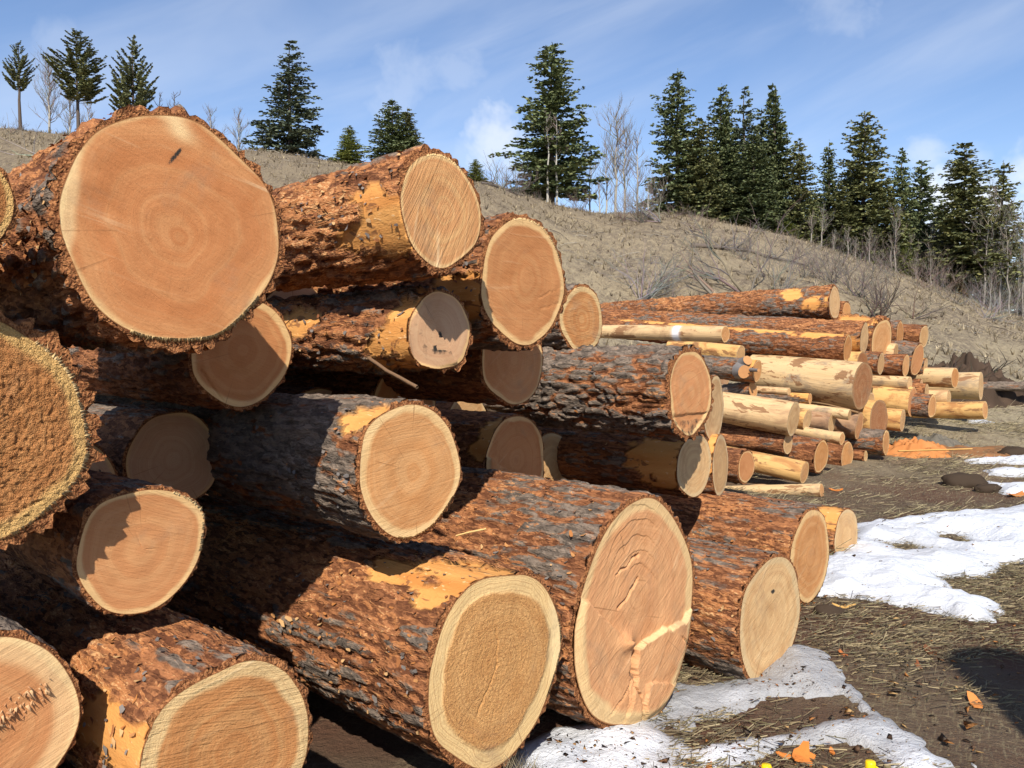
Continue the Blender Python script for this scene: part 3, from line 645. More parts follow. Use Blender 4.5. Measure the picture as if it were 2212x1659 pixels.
near(1380, 1330, 520, 2.05, 4.2, 'tall oval log with split and stepped end near the snow', 14, bark='mix', facem='split', thick=0.026, flakes=324, fheight=f_split, light=f_split_light, fc_res=(120, 340), ell=0.86, pith=(0.0, 0.2), tint=0.5, ring_out=0.0,
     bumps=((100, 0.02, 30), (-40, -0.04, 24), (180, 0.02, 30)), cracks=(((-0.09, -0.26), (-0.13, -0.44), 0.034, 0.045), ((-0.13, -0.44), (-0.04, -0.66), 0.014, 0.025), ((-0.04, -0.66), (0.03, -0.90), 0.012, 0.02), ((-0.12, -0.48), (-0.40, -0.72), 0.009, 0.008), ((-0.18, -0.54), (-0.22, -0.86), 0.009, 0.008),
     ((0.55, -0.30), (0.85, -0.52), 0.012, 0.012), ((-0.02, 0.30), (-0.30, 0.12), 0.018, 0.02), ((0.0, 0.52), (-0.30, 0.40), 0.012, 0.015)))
near(1665, 1338, 288, 1.95, 4.4, 'grey barked log with pale oval end jutting over the lower snow', 15, bark='mixo', facem='dry', thick=0.017, flakes=252, ell=0.98, tint=0.5, dirt=lambda x, z, P: 0.9 * np.exp(-((x - 0.05) / 0.10) ** 2 - ((z - 0.42) / 0.05) ** 2) , bumps=((178, 0.02, 14),))
near(1750, 1201, 206, 2.3, 4.6, 'log with narrow brown end and yellow rim beside the upper snow', 16, bark='mixo', facem='pale', thick=0.015, flakes=162, tint=0.55, fringe=((-80, 60, 0.010, 120),), ell=0.95)
near(1828, 1157, 122, 2.72, 4.0, 'short end of log with stripped shoulder lying against the snow', 17, bark='mix', facem='dry', thick=0.012, peel=((120, 0.05, 40, 0.16),), flakes=32, tint=0.6, res=0.011)
near(498, 1628, 425, 1.9, 3.4, 'log with fine saw kerfs and flaking yellow bark along the bottom edge', 18, bark='mixo', facem='kerfed', thick=0.018, flakes=396, peel=((165, 0.16, 14, 0.30), (165, 0.0, 12, 0.06), (190, 0.02, 24, 0.05)), tint=0.62, peel_noise=0.0, fc_res=(60, 200))
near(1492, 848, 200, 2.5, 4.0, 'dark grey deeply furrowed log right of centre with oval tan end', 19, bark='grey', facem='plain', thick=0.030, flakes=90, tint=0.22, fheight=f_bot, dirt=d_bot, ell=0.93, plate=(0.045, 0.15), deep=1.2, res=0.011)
near(1257, 690, 150, 3.3, 3.4, 'small log end with scalloped bark rim behind the top row', 20, bark='mixo', facem='kerfed', thick=0.017, flakes=21, dense=0.6, res=0.012, bumps=((60, 0.03, 20),), fringe=((20, 120, 0.01, 40),))
near(1500, 1006, 142, 2.75, 3.6, 'log with pale half shaded end under the furrowed grey log', 21, bark='red', facem='dry', thick=0.013, flakes=21, peel=((170, 0.1, 45, 0.22),), res=0.012)
near(1556, 1006, 136, 3.0, 2.6, 'flat sided slab log standing tight behind the half shaded end', 22, yaw=60, bark='orange', facem='dry', thick=0.010, peel=((130, 0.05, 60, 0.2),), res=0.013, ell=0.9)
near(1542, 884, 150, 3.05, 3.0, 'dull wood end half hidden behind the furrowed grey log', 23, yaw=60, bark='grey', facem='dry', thick=0.010, res=0.014, dense=0.4)
near(1115, 996, 202, 3.3, 3.4, 'shaded log with stepped split end in the centre gap', 24, bark='red', facem='plain', thick=0.012, fheight=f_ledge, res=0.012, dense=0.5, ell=0.95, peel=((150, 0.05, 30, 0.08),))
near(1192, 1000, 136, 3.65, 3.0, 'thin sliver of log end tucked behind the stepped split end', 25, bark='red', facem='dry', thick=0.009, res=0.014, dense=0.4)
near(876, 868, 175, 3.7, 3.0, 'barely visible dark log end behind the mouldy one', 26, bark='red', facem='plain', thick=0.010, res=0.016, dense=0.3, fc_res=(30, 110))
near(1010, 905, 120, 3.9, 3.0, 'dim log end low in the centre shadow gap', 27, bark='red', facem='dry', thick=0.009, res=0.016, dense=0.3, fc_res=(30, 110))
near(690, 930, 190, 4.1, 3.0, 'buried log in the black gap left of the bright tan end', 28, bark='red', facem='mould', thick=0.010, res=0.018, dense=0.3, fc_res=(24, 90))
near(640, 700, 180, 3.6, 3.0, 'buried log in the shadow between giant and orange logs', 29, bark='red', facem='mould', thick=0.010, res=0.018, dense=0.3, fc_res=(24, 90))
near(150, 1050, 210, 3.1, 3.0, 'buried log in the black gap beside the crumbly end', 30, bark='red', facem='mould', thick=0.010, res=0.018, dense=0.3, fc_res=(24, 90))
near(210, 1480, 240, 2.9, 3.0, 'buried log in the low shadow above the kerfed log', 31, bark='red', facem='mould', thick=0.010, res=0.018, dense=0.3, fc_res=(24, 90))
near(1330, 960, 150, 3.7, 3.0, 'reddish log lying in shade under the furrowed grey log', 32, bark='red', facem='plain', thick=0.012, res=0.016, dense=1.0, fc_res=(24, 90))

# torn hinge fibres standing out of the corner log's end
B = Buf(); rnd = random.Random(3); _y = (lambda d: 2.05 / (0.70711 * (1 - d.x / d.y)))(cam_dir(-55, 1590)); _r = 450 / 2 * _y / FPX
for j in range(70):
    px, pz = rnd.uniform(0.05, 0.66) * _r, 0; pz = (0.02 + 0.42 * (px / _r) + rnd.gauss(0, 0.07)) * _r; L = rnd.uniform(0.005, 0.022); w = rnd.uniform(0.002, 0.005)
    tip = (px + rnd.gauss(0, 0.006), -L, pz - L * rnd.uniform(0.1, 0.7)); B.add([(px - w, 0.002, pz), (px + w, 0.002, pz + w), (px + w * .4, 0.002, pz - w * 1.4), tip], [(0, 1, 3), (1, 2, 3), (2, 0, 3)], rnd.choice([(0.60, 0.33, 0.16), (0.68, 0.42, 0.22), (0.50, 0.25, 0.12)]))
B.build('hinge_splinters', M_SPLINT, HINGE, loc=(0, 0, _r))['kind'] = 'stuff'
# bottom course carrying the left end of the pile, and an added unseen trunk that casts the corner shadow
for sx, tt, rr, sd, lab in ((0.50, 2.2, 0.22, 61, 'base log on the ground under the lower left corner'), (1.0, 2.15, 0.16, 62, 'base log on the ground under the kerfed log')):
    make_log((0.70711 * (sx - tt), 0.70711 * (sx + tt), rr + 0.02), (-0.70711, 0.70711, 0), rr, 2.4, lab, NEAR, sd, bark='red', facem='plain', thick=0.012, res=0.02, fc_res=(16, 60))
make_log((2.12, -0.30, 3.75), (0.01, 0.01, -1), 0.28, 3.85, 'added trunk, unseen behind the viewpoint, there only to cast a shadow', None, 63, bark='grey', facem='dry', thick=0.02, res=0.04, fc_res=(16, 60), taper=1.15, cat='shadow_caster', name='shadow_caster')
# ---------------------------------------------------------------- the far pile
FARP = 'smaller logs heaped in the far pile'
def far(u, v, h, y, u2, v2, y2, label, seed, **k):
    tn = math.tan(R(k.pop('yaw', 49 + 5 * math.sin(seed * 2.7)))); d1, d2 = cam_dir(u, v), cam_dir(u2, v2)
    y2 = y * (d1.x / d1.y + tn) / (d2.x / d2.y + tn); p, q = at(u, v, y), at(u2, v2, y2); r = h / 2 * y / FPX
    k.setdefault('res', 0.020); k.setdefault('fc_res', (22, 72)); k.setdefault('dense', (q - p).length); k.setdefault('thick', 0.014); k.setdefault('lump', 0.03)
    k.setdefault('plate', (0.05, 0.16))
    if k.get('facem') == 'orange' and seed % 3: k['facem'] = ('pale', 'dry')[seed % 2]
    Lg = max((q - p).length, 1.0); k['dense'] = Lg
    return make_log(p, q - p, r, Lg, label, FARP, seed, **k)
far(1803, 654, 78, 12.3, 1285, 676, 15.6, 'longest barked log lying along the top of the far pile', 101, bark='mixo', facem='orange', thick=0.03, taper=0.62, tint=0.55, peel=((140, 0.55, 30, 0.16), (200, 3.1, 18, 0.14), (185, 0.2, 24, 0.16)), slope=(0.0, 0.0))
far(1829, 672, 44, 13.0, 1500, 674, 15.5, 'short log end showing just behind the longest top log', 102, bark='orange', facem='orange', thick=0.024, peel=((190, 0.2, 30, 0.3),))
far(1867, 731, 72, 11.6, 1295, 692, 15.0, 'mottled grey and yellow log with pale ringed end in second row', 103, bark='mix', facem='dry', thick=0.022, taper=0.8, peel=((205, 0.7, 26, 0.9), (205, 2.4, 20, 0.5)), tint=0.5)
far(1904, 738, 112, 12.4, 1690, 716, 13.6, 'stout log with thick ragged bark edge at the far pile shoulder', 104, bark='orange', facem='orange', thick=0.05, peel=((120, 0.35, 70, 0.3),), tint=0.7)
far(1831, 752, 62, 10.8, 1290, 704, 13.6, 'long brown log with bright yellow stripped band along its top', 105, bark='red', facem='orange', thick=0.02, taper=0.8, peel=((112, 0.30, 26, 0.5), (112, 1.9, 20, 1.1)), tint=0.35)
far(1567, 722, 36, 10.0, 1290, 716, 11.6, 'thin peeled pole with a white paint mark on it', 106, peeled='pale', facem='orange', paint=(0.62, 0.06))
far(1600, 766, 40, 10.6, 1480, 752, 11.4, 'orange stripped log between thin pole and knotty grey log', 107, peeled='yellow', facem='orange')
KNOT = far(1636, 801, 52, 9.8, 1480, 786, 10.9, 'knotty grey log with sawn off branch stubs', 108, bark='grey', facem='orange', thick=0.012, peel=((100, 0.03, 90, 0.10),))
far(1863, 833, 102, 10.5, 1630, 806, 12.0, 'big smooth peeled log with brown rotten end', 109, peeled='stained', facem='rotten', lump=0.02, res=0.016, fc_res=(36, 120), fheight=f_rough)
far(1714, 905, 76, 9.4, 1530, 874, 10.5, 'clean pale peeled log with small knot sticking out in front', 110, peeled='pale', facem='dry', lump=0.02, res=0.016)
far(1627, 841, 36, 9.9, 1540, 850, 10.4, 'stubby grey log end above the clean pale peeled log', 111, bark='grey', facem='orange', thick=0.008)
far(1750, 861, 26, 10.5, 1640, 856, 11.2, 'thin flaking pole under the big smooth peeled log', 112, bark='mixo', facem='orange', thick=0.008, peel=((120, 0.1, 90, 0.25),))
far(1704, 846, 18, 10.4, 1640, 842, 10.9, 'thinnest pale stick wedged above the flaking pole', 113, peeled='pale', facem='dry')
far(1744, 907, 44, 9.9, 1680, 893, 10.5, 'short peeled billet right behind the clean pale log', 114, peeled='yellow', facem='dry')
far(1797, 913, 46, 10.3, 1730, 903, 10.9, 'glossy brown billet next to the short peeled one', 115, peeled='brown', facem='dry')
far(1819, 948, 26, 9.6, 1710, 928, 10.3, 'slim mottled pole slanting below the brown billet', 116, peeled='stained', facem='pale')
far(1856, 920, 60, 10.6, 1770, 905, 11.3, 'brown stripped log with flat end beneath the big peeled log', 117, peeled='brown', facem='plain')
far(1898, 908, 92, 11.0, 1830, 902, 11.8, 'thick yellowish stripped log on edge beside the sawdust', 118, peeled='yellow', facem='rotten')
far(1914, 956, 58, 10.6, 1810, 948, 11.5, 'dark lowest log resting on ground against the sawdust', 119, bark='grey', facem='pale', thick=0.014, fringe=((90, 200, 0.03, 60),))
far(1774, 986, 76, 9.6, 1630, 962, 10.8, 'dark log with glowing orange end at the pile foot', 120, bark='red', facem='orange', thick=0.016)
far(1702, 958, 50, 9.5, 1590, 948, 10.3, 'shaded log with pale round end below the clean pale log', 121, bark='red', facem='dry', thick=0.010)
far(1738, 1021, 48, 8.8, 1615, 994, 9.8, 'peeled log with dark band sloping down onto the straw', 122, peeled='yellow', facem='pale', lump=0.02)
far(1612, 1008, 76, 8.2, 1530, 998, 9.0, 'red barked log end next to the slab log', 123, bark='red', facem='plain', thick=0.02)
far(1775, 1060, 30, 8.4, 1555, 1062, 9.4, 'silvery weathered pole on the ground behind the brown rimmed log', 124, peeled='stained', facem='pale')
far(1996, 727, 52, 13.4, 1925, 722, 14.3, 'red barked log with bright yellow end on the right top', 125, bark='red', facem='orange', thick=0.016)
far(1944, 722, 62, 13.1, 1880, 720, 13.9, 'grey barked log beside the red one on top', 126, bark='grey', facem='orange', thick=0.02)
far(1982, 777, 74, 12.8, 1890, 762, 14.2, 'log with broad smooth tan end facing right', 127, bark='mix', facem='plain', thick=0.016)
far(1957, 790, 50, 12.4, 1870, 784, 13.4, 'dark log with small glowing orange end mid right', 128, bark='red', facem='orange', thick=0.012)
far(1903, 786, 50, 11.7, 1840, 780, 12.4, 'log with cream oval end under the ragged barked one', 129, bark='mixo', facem='dry', thick=0.012)
far(1862, 790, 60, 11.5, 1800, 785, 12.2, 'orange stripped log under the yellow banded one', 130, peeled='yellow', facem='rotten')
far(1999, 795, 46, 13.2, 1940, 790, 13.9, 'short log with yellow rim behind the broad tan end', 131, bark='mixo', facem='orange', thick=0.012, peel=((100, 0.1, 50, 0.1),))
far(2063, 816, 44, 12.9, 1985, 813, 13.7, 'cut off stained log in the right hand stack', 132, peeled='stained', facem='orange')
far(2119, 834, 62, 13.4, 2000, 832, 14.2, 'pale topped log with a long seam at the right end', 133, peeled='stained', facem='dry')
far(2128, 886, 40, 12.4, 2000, 886, 13.2, 'yellow peeled log on the ground furthest right', 134, peeled='yellow', facem='pale')
far(1971, 869, 64, 12.0, 1880, 860, 12.9, 'orange peeled log above the sawdust heap', 135, peeled='yellow', facem='plain')
far(2002, 846, 36, 12.2, 1940, 843, 12.9, 'small barked log above the chewed end', 136, bark='mix', facem='dry', thick=0.010)
far(2014, 878, 52, 11.9, 1945, 872, 12.7, 'dark log with ragged chewed yellow end', 137, bark='grey', facem='pale', thick=0.010, fringe=((0, 360, 0.03, 80),))
far(1950, 908, 48, 11.4, 1870, 900, 12.2, 'peeled log with pale end sunk into the sawdust', 138, peeled='yellow', facem='dry')
far(1942, 833, 44, 12.7, 1870, 830, 13.4, 'dark log in the hollow of the right hand stack', 139, bark='red', facem='mould', thick=0.010)
far(1990, 836, 36, 12.9, 1930, 834, 13.5, 'dark billet in the shaded notch of the right stack', 140, bark='red', facem='mould', thick=0.010)
far(1830, 985, 66, 10.4, 1740, 975, 11.3, 'shaded log end at the foot behind the orange end', 141, bark='red', facem='orange', thick=0.012)
far(1870, 985, 26, 10.6, 1800, 980, 11.2, 'small round log end in deep shade at the foot', 142, bark='red', facem='dry', thick=0.006)
far(1660, 935, 60, 10.0, 1560, 930, 10.8, 'shaded barked log directly below the clean pale one', 143, bark='red', facem='orange', thick=0.012)
far(1660, 1010, 40, 9.8, 1570, 1000, 10.5, 'shaded pole behind the sloping peeled log', 144, bark='red', facem='dry', thick=0.010)
far(1810, 860, 90, 12.2, 1640, 850, 13.2, 'hidden dark log behind the small poles', 145, bark='red', facem='mould', thick=0.012)
far(1780, 930, 90, 11.6, 1640, 920, 12.6, 'hidden dark log in the low middle of the far pile', 146, bark='red', facem='mould', thick=0.012)
far(1920, 880, 70, 12.8, 1830, 870, 13.6, 'hidden dark log behind the sawdust heap', 147, bark='red', facem='mould', thick=0.012)
far(1730, 800, 80, 12.6, 1500, 780, 14.0, 'hidden dark log under the yellow banded one', 148, bark='red', facem='mould', thick=0.012)
far(1560, 800, 90, 11.6, 1380, 780, 12.8, 'hidden dark log behind the knotty grey one', 149, bark='red', facem='mould', thick=0.012)
far(1668, 880, 22, 10.3, 1590, 872, 10.9, 'slim pale pole above the clean pale peeled log', 151, peeled='pale', facem='dry')
far(1835, 896, 24, 10.2, 1760, 886, 10.9, 'slim pole under the loose bark flap', 152, peeled='stained', facem='dry')
far(1880, 868, 40, 11.4, 1800, 858, 12.0, 'pale peeled billet right of the rotten end', 153, peeled='pale', facem='dry')
far(1935, 762, 40, 12.6, 1860, 756, 13.4, 'pale peeled pole below the grey barked log', 154, peeled='pale', facem='dry')
far(1965, 828, 30, 12.0, 1890, 824, 12.8, 'thin pale pole in the notch left of the small barked log', 155, peeled='stained', facem='dry')
far(2050, 858, 34, 12.9, 1980, 856, 13.6, 'pale pole between the chewed end and the long seamed log', 156, peeled='pale', facem='dry')
far(1700, 1000, 26, 9.2, 1620, 990, 9.9, 'thin stained pole above the sloping peeled log', 157, peeled='stained', facem='dry')
_p, _q = at(2340, 836, 14.6), at(2116, 834, 14.9)
make_log(_p, _q - _p, 0.09, (_q - _p).length, 'straight grey log lying on grass at the right edge', 'loose logs on the yard', 150, bark='grey', facem='dry', thick=0.010, res=0.02, fc_res=(16, 60))
# branch stubs on the knotty log
def stub(root, y, ang, L, r, r0, tilt=0.5):
    B = Buf(); n = Vector((math.cos(R(ang)), 0, math.sin(R(ang)))); d = (n + Vector((0, -tilt, 0))).normalized()
    p0 = n * (r0 * 0.8) + Vector((0, y, r0)); B.tube([p0, p0 + d * L * 0.6, p0 + d * L], [r * 1.4, r * 1.1, r], (0.20, 0.18, 0.17), 12)
    o = B.build('branch_stub', M_FLAKE, root, True)
    a = d.cross(Vector((0, 0, 1))).normalized(); c = d.cross(a); e = p0 + d * (L + 0.002)
    W = [e] + [e + (a * math.cos(t) + c * math.sin(t)) * r * 1.02 for t in np.linspace(0, 6.283, 13)[:-1]]
    mesh_obj('stub_end', [tuple(w) for w in W], [(0, 1 + k, 1 + (k + 1) % 12) for k in range(12)], M_SPLINT, o, cols=np.tile((0.52, 0.26, 0.11), (13, 1)))
_r = 52 / 2 * 9.8 / FPX
stub(KNOT, 0.16, 185, 0.10, 0.075, _r, 1.2); stub(KNOT, 0.14, 140, 0.10, 0.055, _r, 1.0); stub(KNOT, 0.04, 175, 0.16, 0.018, _r, 1.5)
# ---------------------------------------------------------------- trees
def leaf_mat(name):
    m, g, b = material(name)
    _, _, _, _, c = g.attr('bk')
    g.put(b.inputs['Base Color'], c); b.inputs['Roughness'].default_value = 0.65; b.inputs['Specular IOR Level'].default_value = 0.25
    return m
M_NEEDLE, g, b = material('needles'); _oi = g.nt.nodes.new('ShaderNodeObjectInfo').outputs['Color']
g.put(b.inputs['Base Color'], g.mix(1.0, g.attr('bk')[4], _oi, 'MULTIPLY')); b.inputs['Roughness'].default_value = 0.6
M_TWIG = simple_attr_mat('twig_bark', 0.9); M_DRY = leaf_mat('dry_stalks')

def sprays(B, base, tip, n, rnd, size, cols, spread=0.35, up=0.0, width=0.32):
    B.spr.append((*base, *tip, n, size, spread, up, width))
def grow_sprays(B, cols, seed):
    """needle sprays set along the branches as small folded leaf shapes, all of one tree at once"""
    rng = np.random.default_rng(seed); A = np.array(B.spr); n = A[:, 6].astype(int); S = np.repeat(A, n, 0); N = len(S)
    base, ax = S[:, :3], S[:, 3:6] - S[:, :3]; L = np.linalg.norm(ax, axis=1, keepdims=True) + 1e-6; ax = ax / L
    t = 0.10 + 0.92 * rng.random((N, 1)); p = base + ax * L * t
    side = np.cross(ax, [0, 0, 1.0]) + 1e-4; side /= np.linalg.norm(side, axis=1, keepdims=True); upv = np.cross(side, ax)
    a = rng.uniform(-1.35, 1.35, (N, 1)); sp, up = S[:, 8:9], S[:, 9:10]
    d = ax * rng.uniform(0.4, 1.0, (N, 1)) + side * np.sin(a) * sp * 2.2 + upv * (np.cos(a) * sp * 0.5 + up + rng.normal(0, 0.22, (N, 1))); d /= np.linalg.norm(d, axis=1, keepdims=True)
    s = S[:, 7:8] * rng.uniform(0.55, 1.25, (N, 1)) * (1.05 - 0.35 * t)
    w = np.cross(d, rng.normal(0, 1, (N, 3))); w = w / (np.linalg.norm(w, axis=1, keepdims=True) + 1e-6) * s * S[:, 10:11]
    V = np.stack([p, p + d * s * 0.5 + w, p + d * s, p + d * s * 0.5 - w], 1).reshape(-1, 3)
    i = np.arange(N)[:, None] * 4; F = np.concatenate([i + [0, 1, 2], i + [0, 2, 3]])
    C = np.array(cols)[rng.integers(0, len(cols), N)] * rng.uniform(0.75, 1.25, (N, 1))
    B.add(V, F, np.repeat(C, 4, 0))

def profile(kind, t):
    """crown half-width at relative height t (0 foot of crown, 1 top)"""
    if kind == 'spire': return (1 - t) ** 0.80
    if kind == 'pine': return (0.62 + 0.38 * math.sin(min(1, t * 2.2) * math.pi / 2)) * (1 - t) ** 0.62
    if kind == 'broad': return (1 - t) ** 0.52 * min(1, 0.8 + 1.6 * t)
    return (1 - t) ** 0.62 * min(1, 0.8 + 1.4 * t)
def crown_mesh(kind, seed, dens=1.0, gaps=0.12, foot=0.05):
    """unit crown: 10 m tall, half-width 1 m at its widest; copies share this mesh and are scaled"""
    rnd = random.Random(seed); h = 10.0; B = Buf(); B.spr = []; pin = kind == 'pine'; sz = 0.28 if not pin else 0.33
    NB = int((115 if pin else 225) * dens); az = rnd.uniform(0, 6.28); lob = [(rnd.uniform(0, 6.28), rnd.uniform(0, 1), rnd.uniform(0.4, 1.15)) for _ in range(14)]
    bend = [(rnd.gauss(0, 0.06), rnd.gauss(0, 0.06)) for _ in range(4)]
    W = 2.1                                                        # built at natural proportions, normalised below
    for bi in range(NB):
        t = 1 - (1 - (bi + rnd.random()) / NB) ** 0.66
        if t > 0.985: continue
        az += 2.399 + rnd.gauss(0, 0.4); zt = foot + (1 - foot) * t; k = 0.82
        for (la, lt, lw) in lob:                                   # lobes and hollows make the outline uneven
            da = (az - la + math.pi) % (2 * math.pi) - math.pi; k += (1.5 if pin else 1.0) * (lw - 0.78) * math.exp(-(da / 0.65) ** 2 - ((t - lt) / 0.085) ** 2)
        if rnd.random() < gaps * (1 - t * 0.6): continue
        L = W * profile(kind, t) * max(0.3, k) * rnd.uniform(0.75, 1.15) * (1.28 if rnd.random() < 0.05 else 1); L = max(L, 0.35 * (1 - t) + 0.10)
        p0 = Vector((bend[int(t * 3.99)][0], bend[int(t * 3.99)][1], zt * h)); d = Vector((math.cos(az), math.sin(az), 0))
        if pin: r1, r2 = rnd.uniform(0.5, 1.2), rnd.uniform(1.6, 2.8)
        else: r1, r2 = -0.28 + 0.70 * t + rnd.gauss(0, 0.10), 0.02 + 0.75 * t + rnd.gauss(0, 0.14)
        p1 = p0 + d * L * 0.55 + Vector((0, 0, L * 0.55 * r1)); p2 = p1 + d * L * 0.45 + Vector((0, 0, L * 0.45 * r2))
        if rnd.random() < 0.6: B.tube([p0, p1, p2], [0.012 + 0.008 * L, 0.009 + 0.004 * L, 0.004], (0.10, 0.085, 0.07), 3)
        zs = 0.55 + 0.45 * (1 - t)
        if pin:
            n = int(14 + 26 * L); sprays(B, p0.lerp(p1, 0.4), p1, n, rnd, sz * zs * .8, None, 0.5, 0.25, 0.32); sprays(B, p1, p2, int(n * 1.8), rnd, sz * zs * .8, None, 0.5, 0.30, 0.32)
            continue
        side = d.cross(Vector((0, 0, 1))); nt_ = max(2, int(2 + 4.0 * L))
        sprays(B, p1, p2, int(5 + 8 * L), rnd, sz * zs, None, 0.4, 0.0, 0.34); sprays(B, p0, p1, int(5 + 7 * L), rnd, sz * 1.2, None, 0.7, 0.05, 0.38)
        for q in range(nt_):                                        # side twigs fan out flat along the bough
            u_ = 0.18 + 0.80 * (q + rnd.random()) / nt_; b0 = p0.lerp(p1, u_ / 0.55) if u_ < 0.55 else p1.lerp(p2, (u_ - 0.55) / 0.45)
            Lt = (0.16 + 0.42 * L * (1 - 0.72 * u_)) * rnd.uniform(0.6, 1.15); sg = 1 if q % 2 else -1
            e = b0 + (d * rnd.uniform(0.5, 0.9) + side * sg * rnd.uniform(0.6, 1.0) + Vector((0, 0, rnd.gauss(-0.12, 0.16)))).normalized() * Lt
            sprays(B, b0, e, int(5 + 12 * Lt), rnd, sz * zs * 0.95, None, 0.45, -0.08, 0.34)
    sprays(B, Vector((0, 0, h * 0.95)), Vector((0, 0, h)), 14, rnd, sz * 0.42, None, 0.25, 0.3)
    grow_sprays(B, [(0.75, 0.75, 0.75), (1.0, 1.0, 1.0), (1.3, 1.25, 1.15), (0.6, 0.62, 0.65), (1.15, 1.0, 0.9)], seed)
    V = np.concatenate(B.V); rr = np.sort(np.hypot(V[:, 0], V[:, 1]))[int(len(V) * 0.985)]
    B.V = [np.stack([V[:, 0] / rr, V[:, 1] / rr, V[:, 2]], 1)]
    o = B.build('crown', M_NEEDLE); me = o.data; bpy.data.objects.remove(o); return me
def trunk_mesh(seed):
    rnd = random.Random(seed); T = Buf()
    pts = [Vector((rnd.gauss(0, 0.03) * (i > 0), rnd.gauss(0, 0.03) * (i > 0), 10 * i / 8 * 0.98)) for i in range(9)]
    T.tube(pts, [0.19 * (1 - 0.93 * i / 8) for i in range(9)], (0.115, 0.09, 0.075), 7); o = T.build('trunk', M_TWIG, None, True); me = o.data; bpy.data.objects.remove(o); return me
CROWNS = dict(fir=[crown_mesh('fir', 1, 0.9, 0.2), crown_mesh('fir', 2, 0.8, 0.22), crown_mesh('fir', 3, 0.95, 0.18)], broad=[crown_mesh('broad', 4, 0.9, 0.2), crown_mesh('broad', 5, 0.85, 0.24), crown_mesh('broad', 6, 0.95, 0.18)],
              spire=[crown_mesh('spire', 7, 1.1)], open=[crown_mesh('fir', 8, 0.62, 0.34), crown_mesh('broad', 9, 0.66, 0.34)], pine=[crown_mesh('pine', 10), crown_mesh('pine', 11), crown_mesh('pine', 12)])
TRUNKS = [trunk_mesh(1), trunk_mesh(2)]
TINT = dict(fir=(0.125, 0.155, 0.070), blue=(0.118, 0.148, 0.095), olive=(0.155, 0.168, 0.070), young=(0.220, 0.255, 0.075), rust=(0.30, 0.21, 0.07))
def conifer(x, y, h, w, label, seed, kind='fir', green='fir', foot=0.06, dens=1.0, z0=None, gaps=0.12, cat='tree', name='conifer_tree', group='conifers on the hill', size=None):
    rnd = random.Random(seed); z = tz(x, y) - 0.15 if z0 is None else z0
    root = empty(name, (x, y, z)); tag(root, label, cat, group)
    if gaps > 0.2: kind = 'open'
    t = bpy.data.objects.new('trunk', rnd.choice(TRUNKS)); COL.objects.link(t); t.parent = root; k = (0.6 + 0.04 * h) * (0.62 if kind == 'pine' else 1); t.scale = (k, k, h / 10)
    ms = CROWNS[kind]; c = bpy.data.objects.new('crown', ms[seed % len(ms)]); COL.objects.link(c); c.parent = root
    f = foot + 0.0; c.location = (0, 0, h * f * 0.95); c.scale = (w / 2 * 1.16, w / 2 * 1.16, h * (1 - f * 0.95) / 10); c.rotation_euler = (0, 0, rnd.uniform(0, 6.28))
    g_ = TINT[green]; q = rnd.uniform(0.85, 1.12); c.color = (g_[0] * q, g_[1] * q, g_[2] * q, 1)
    return root
def place(u, v_top, y):
    p = at(u, v_top, y); return p.x, y, p.z - tz(p.x, y) + 0.15
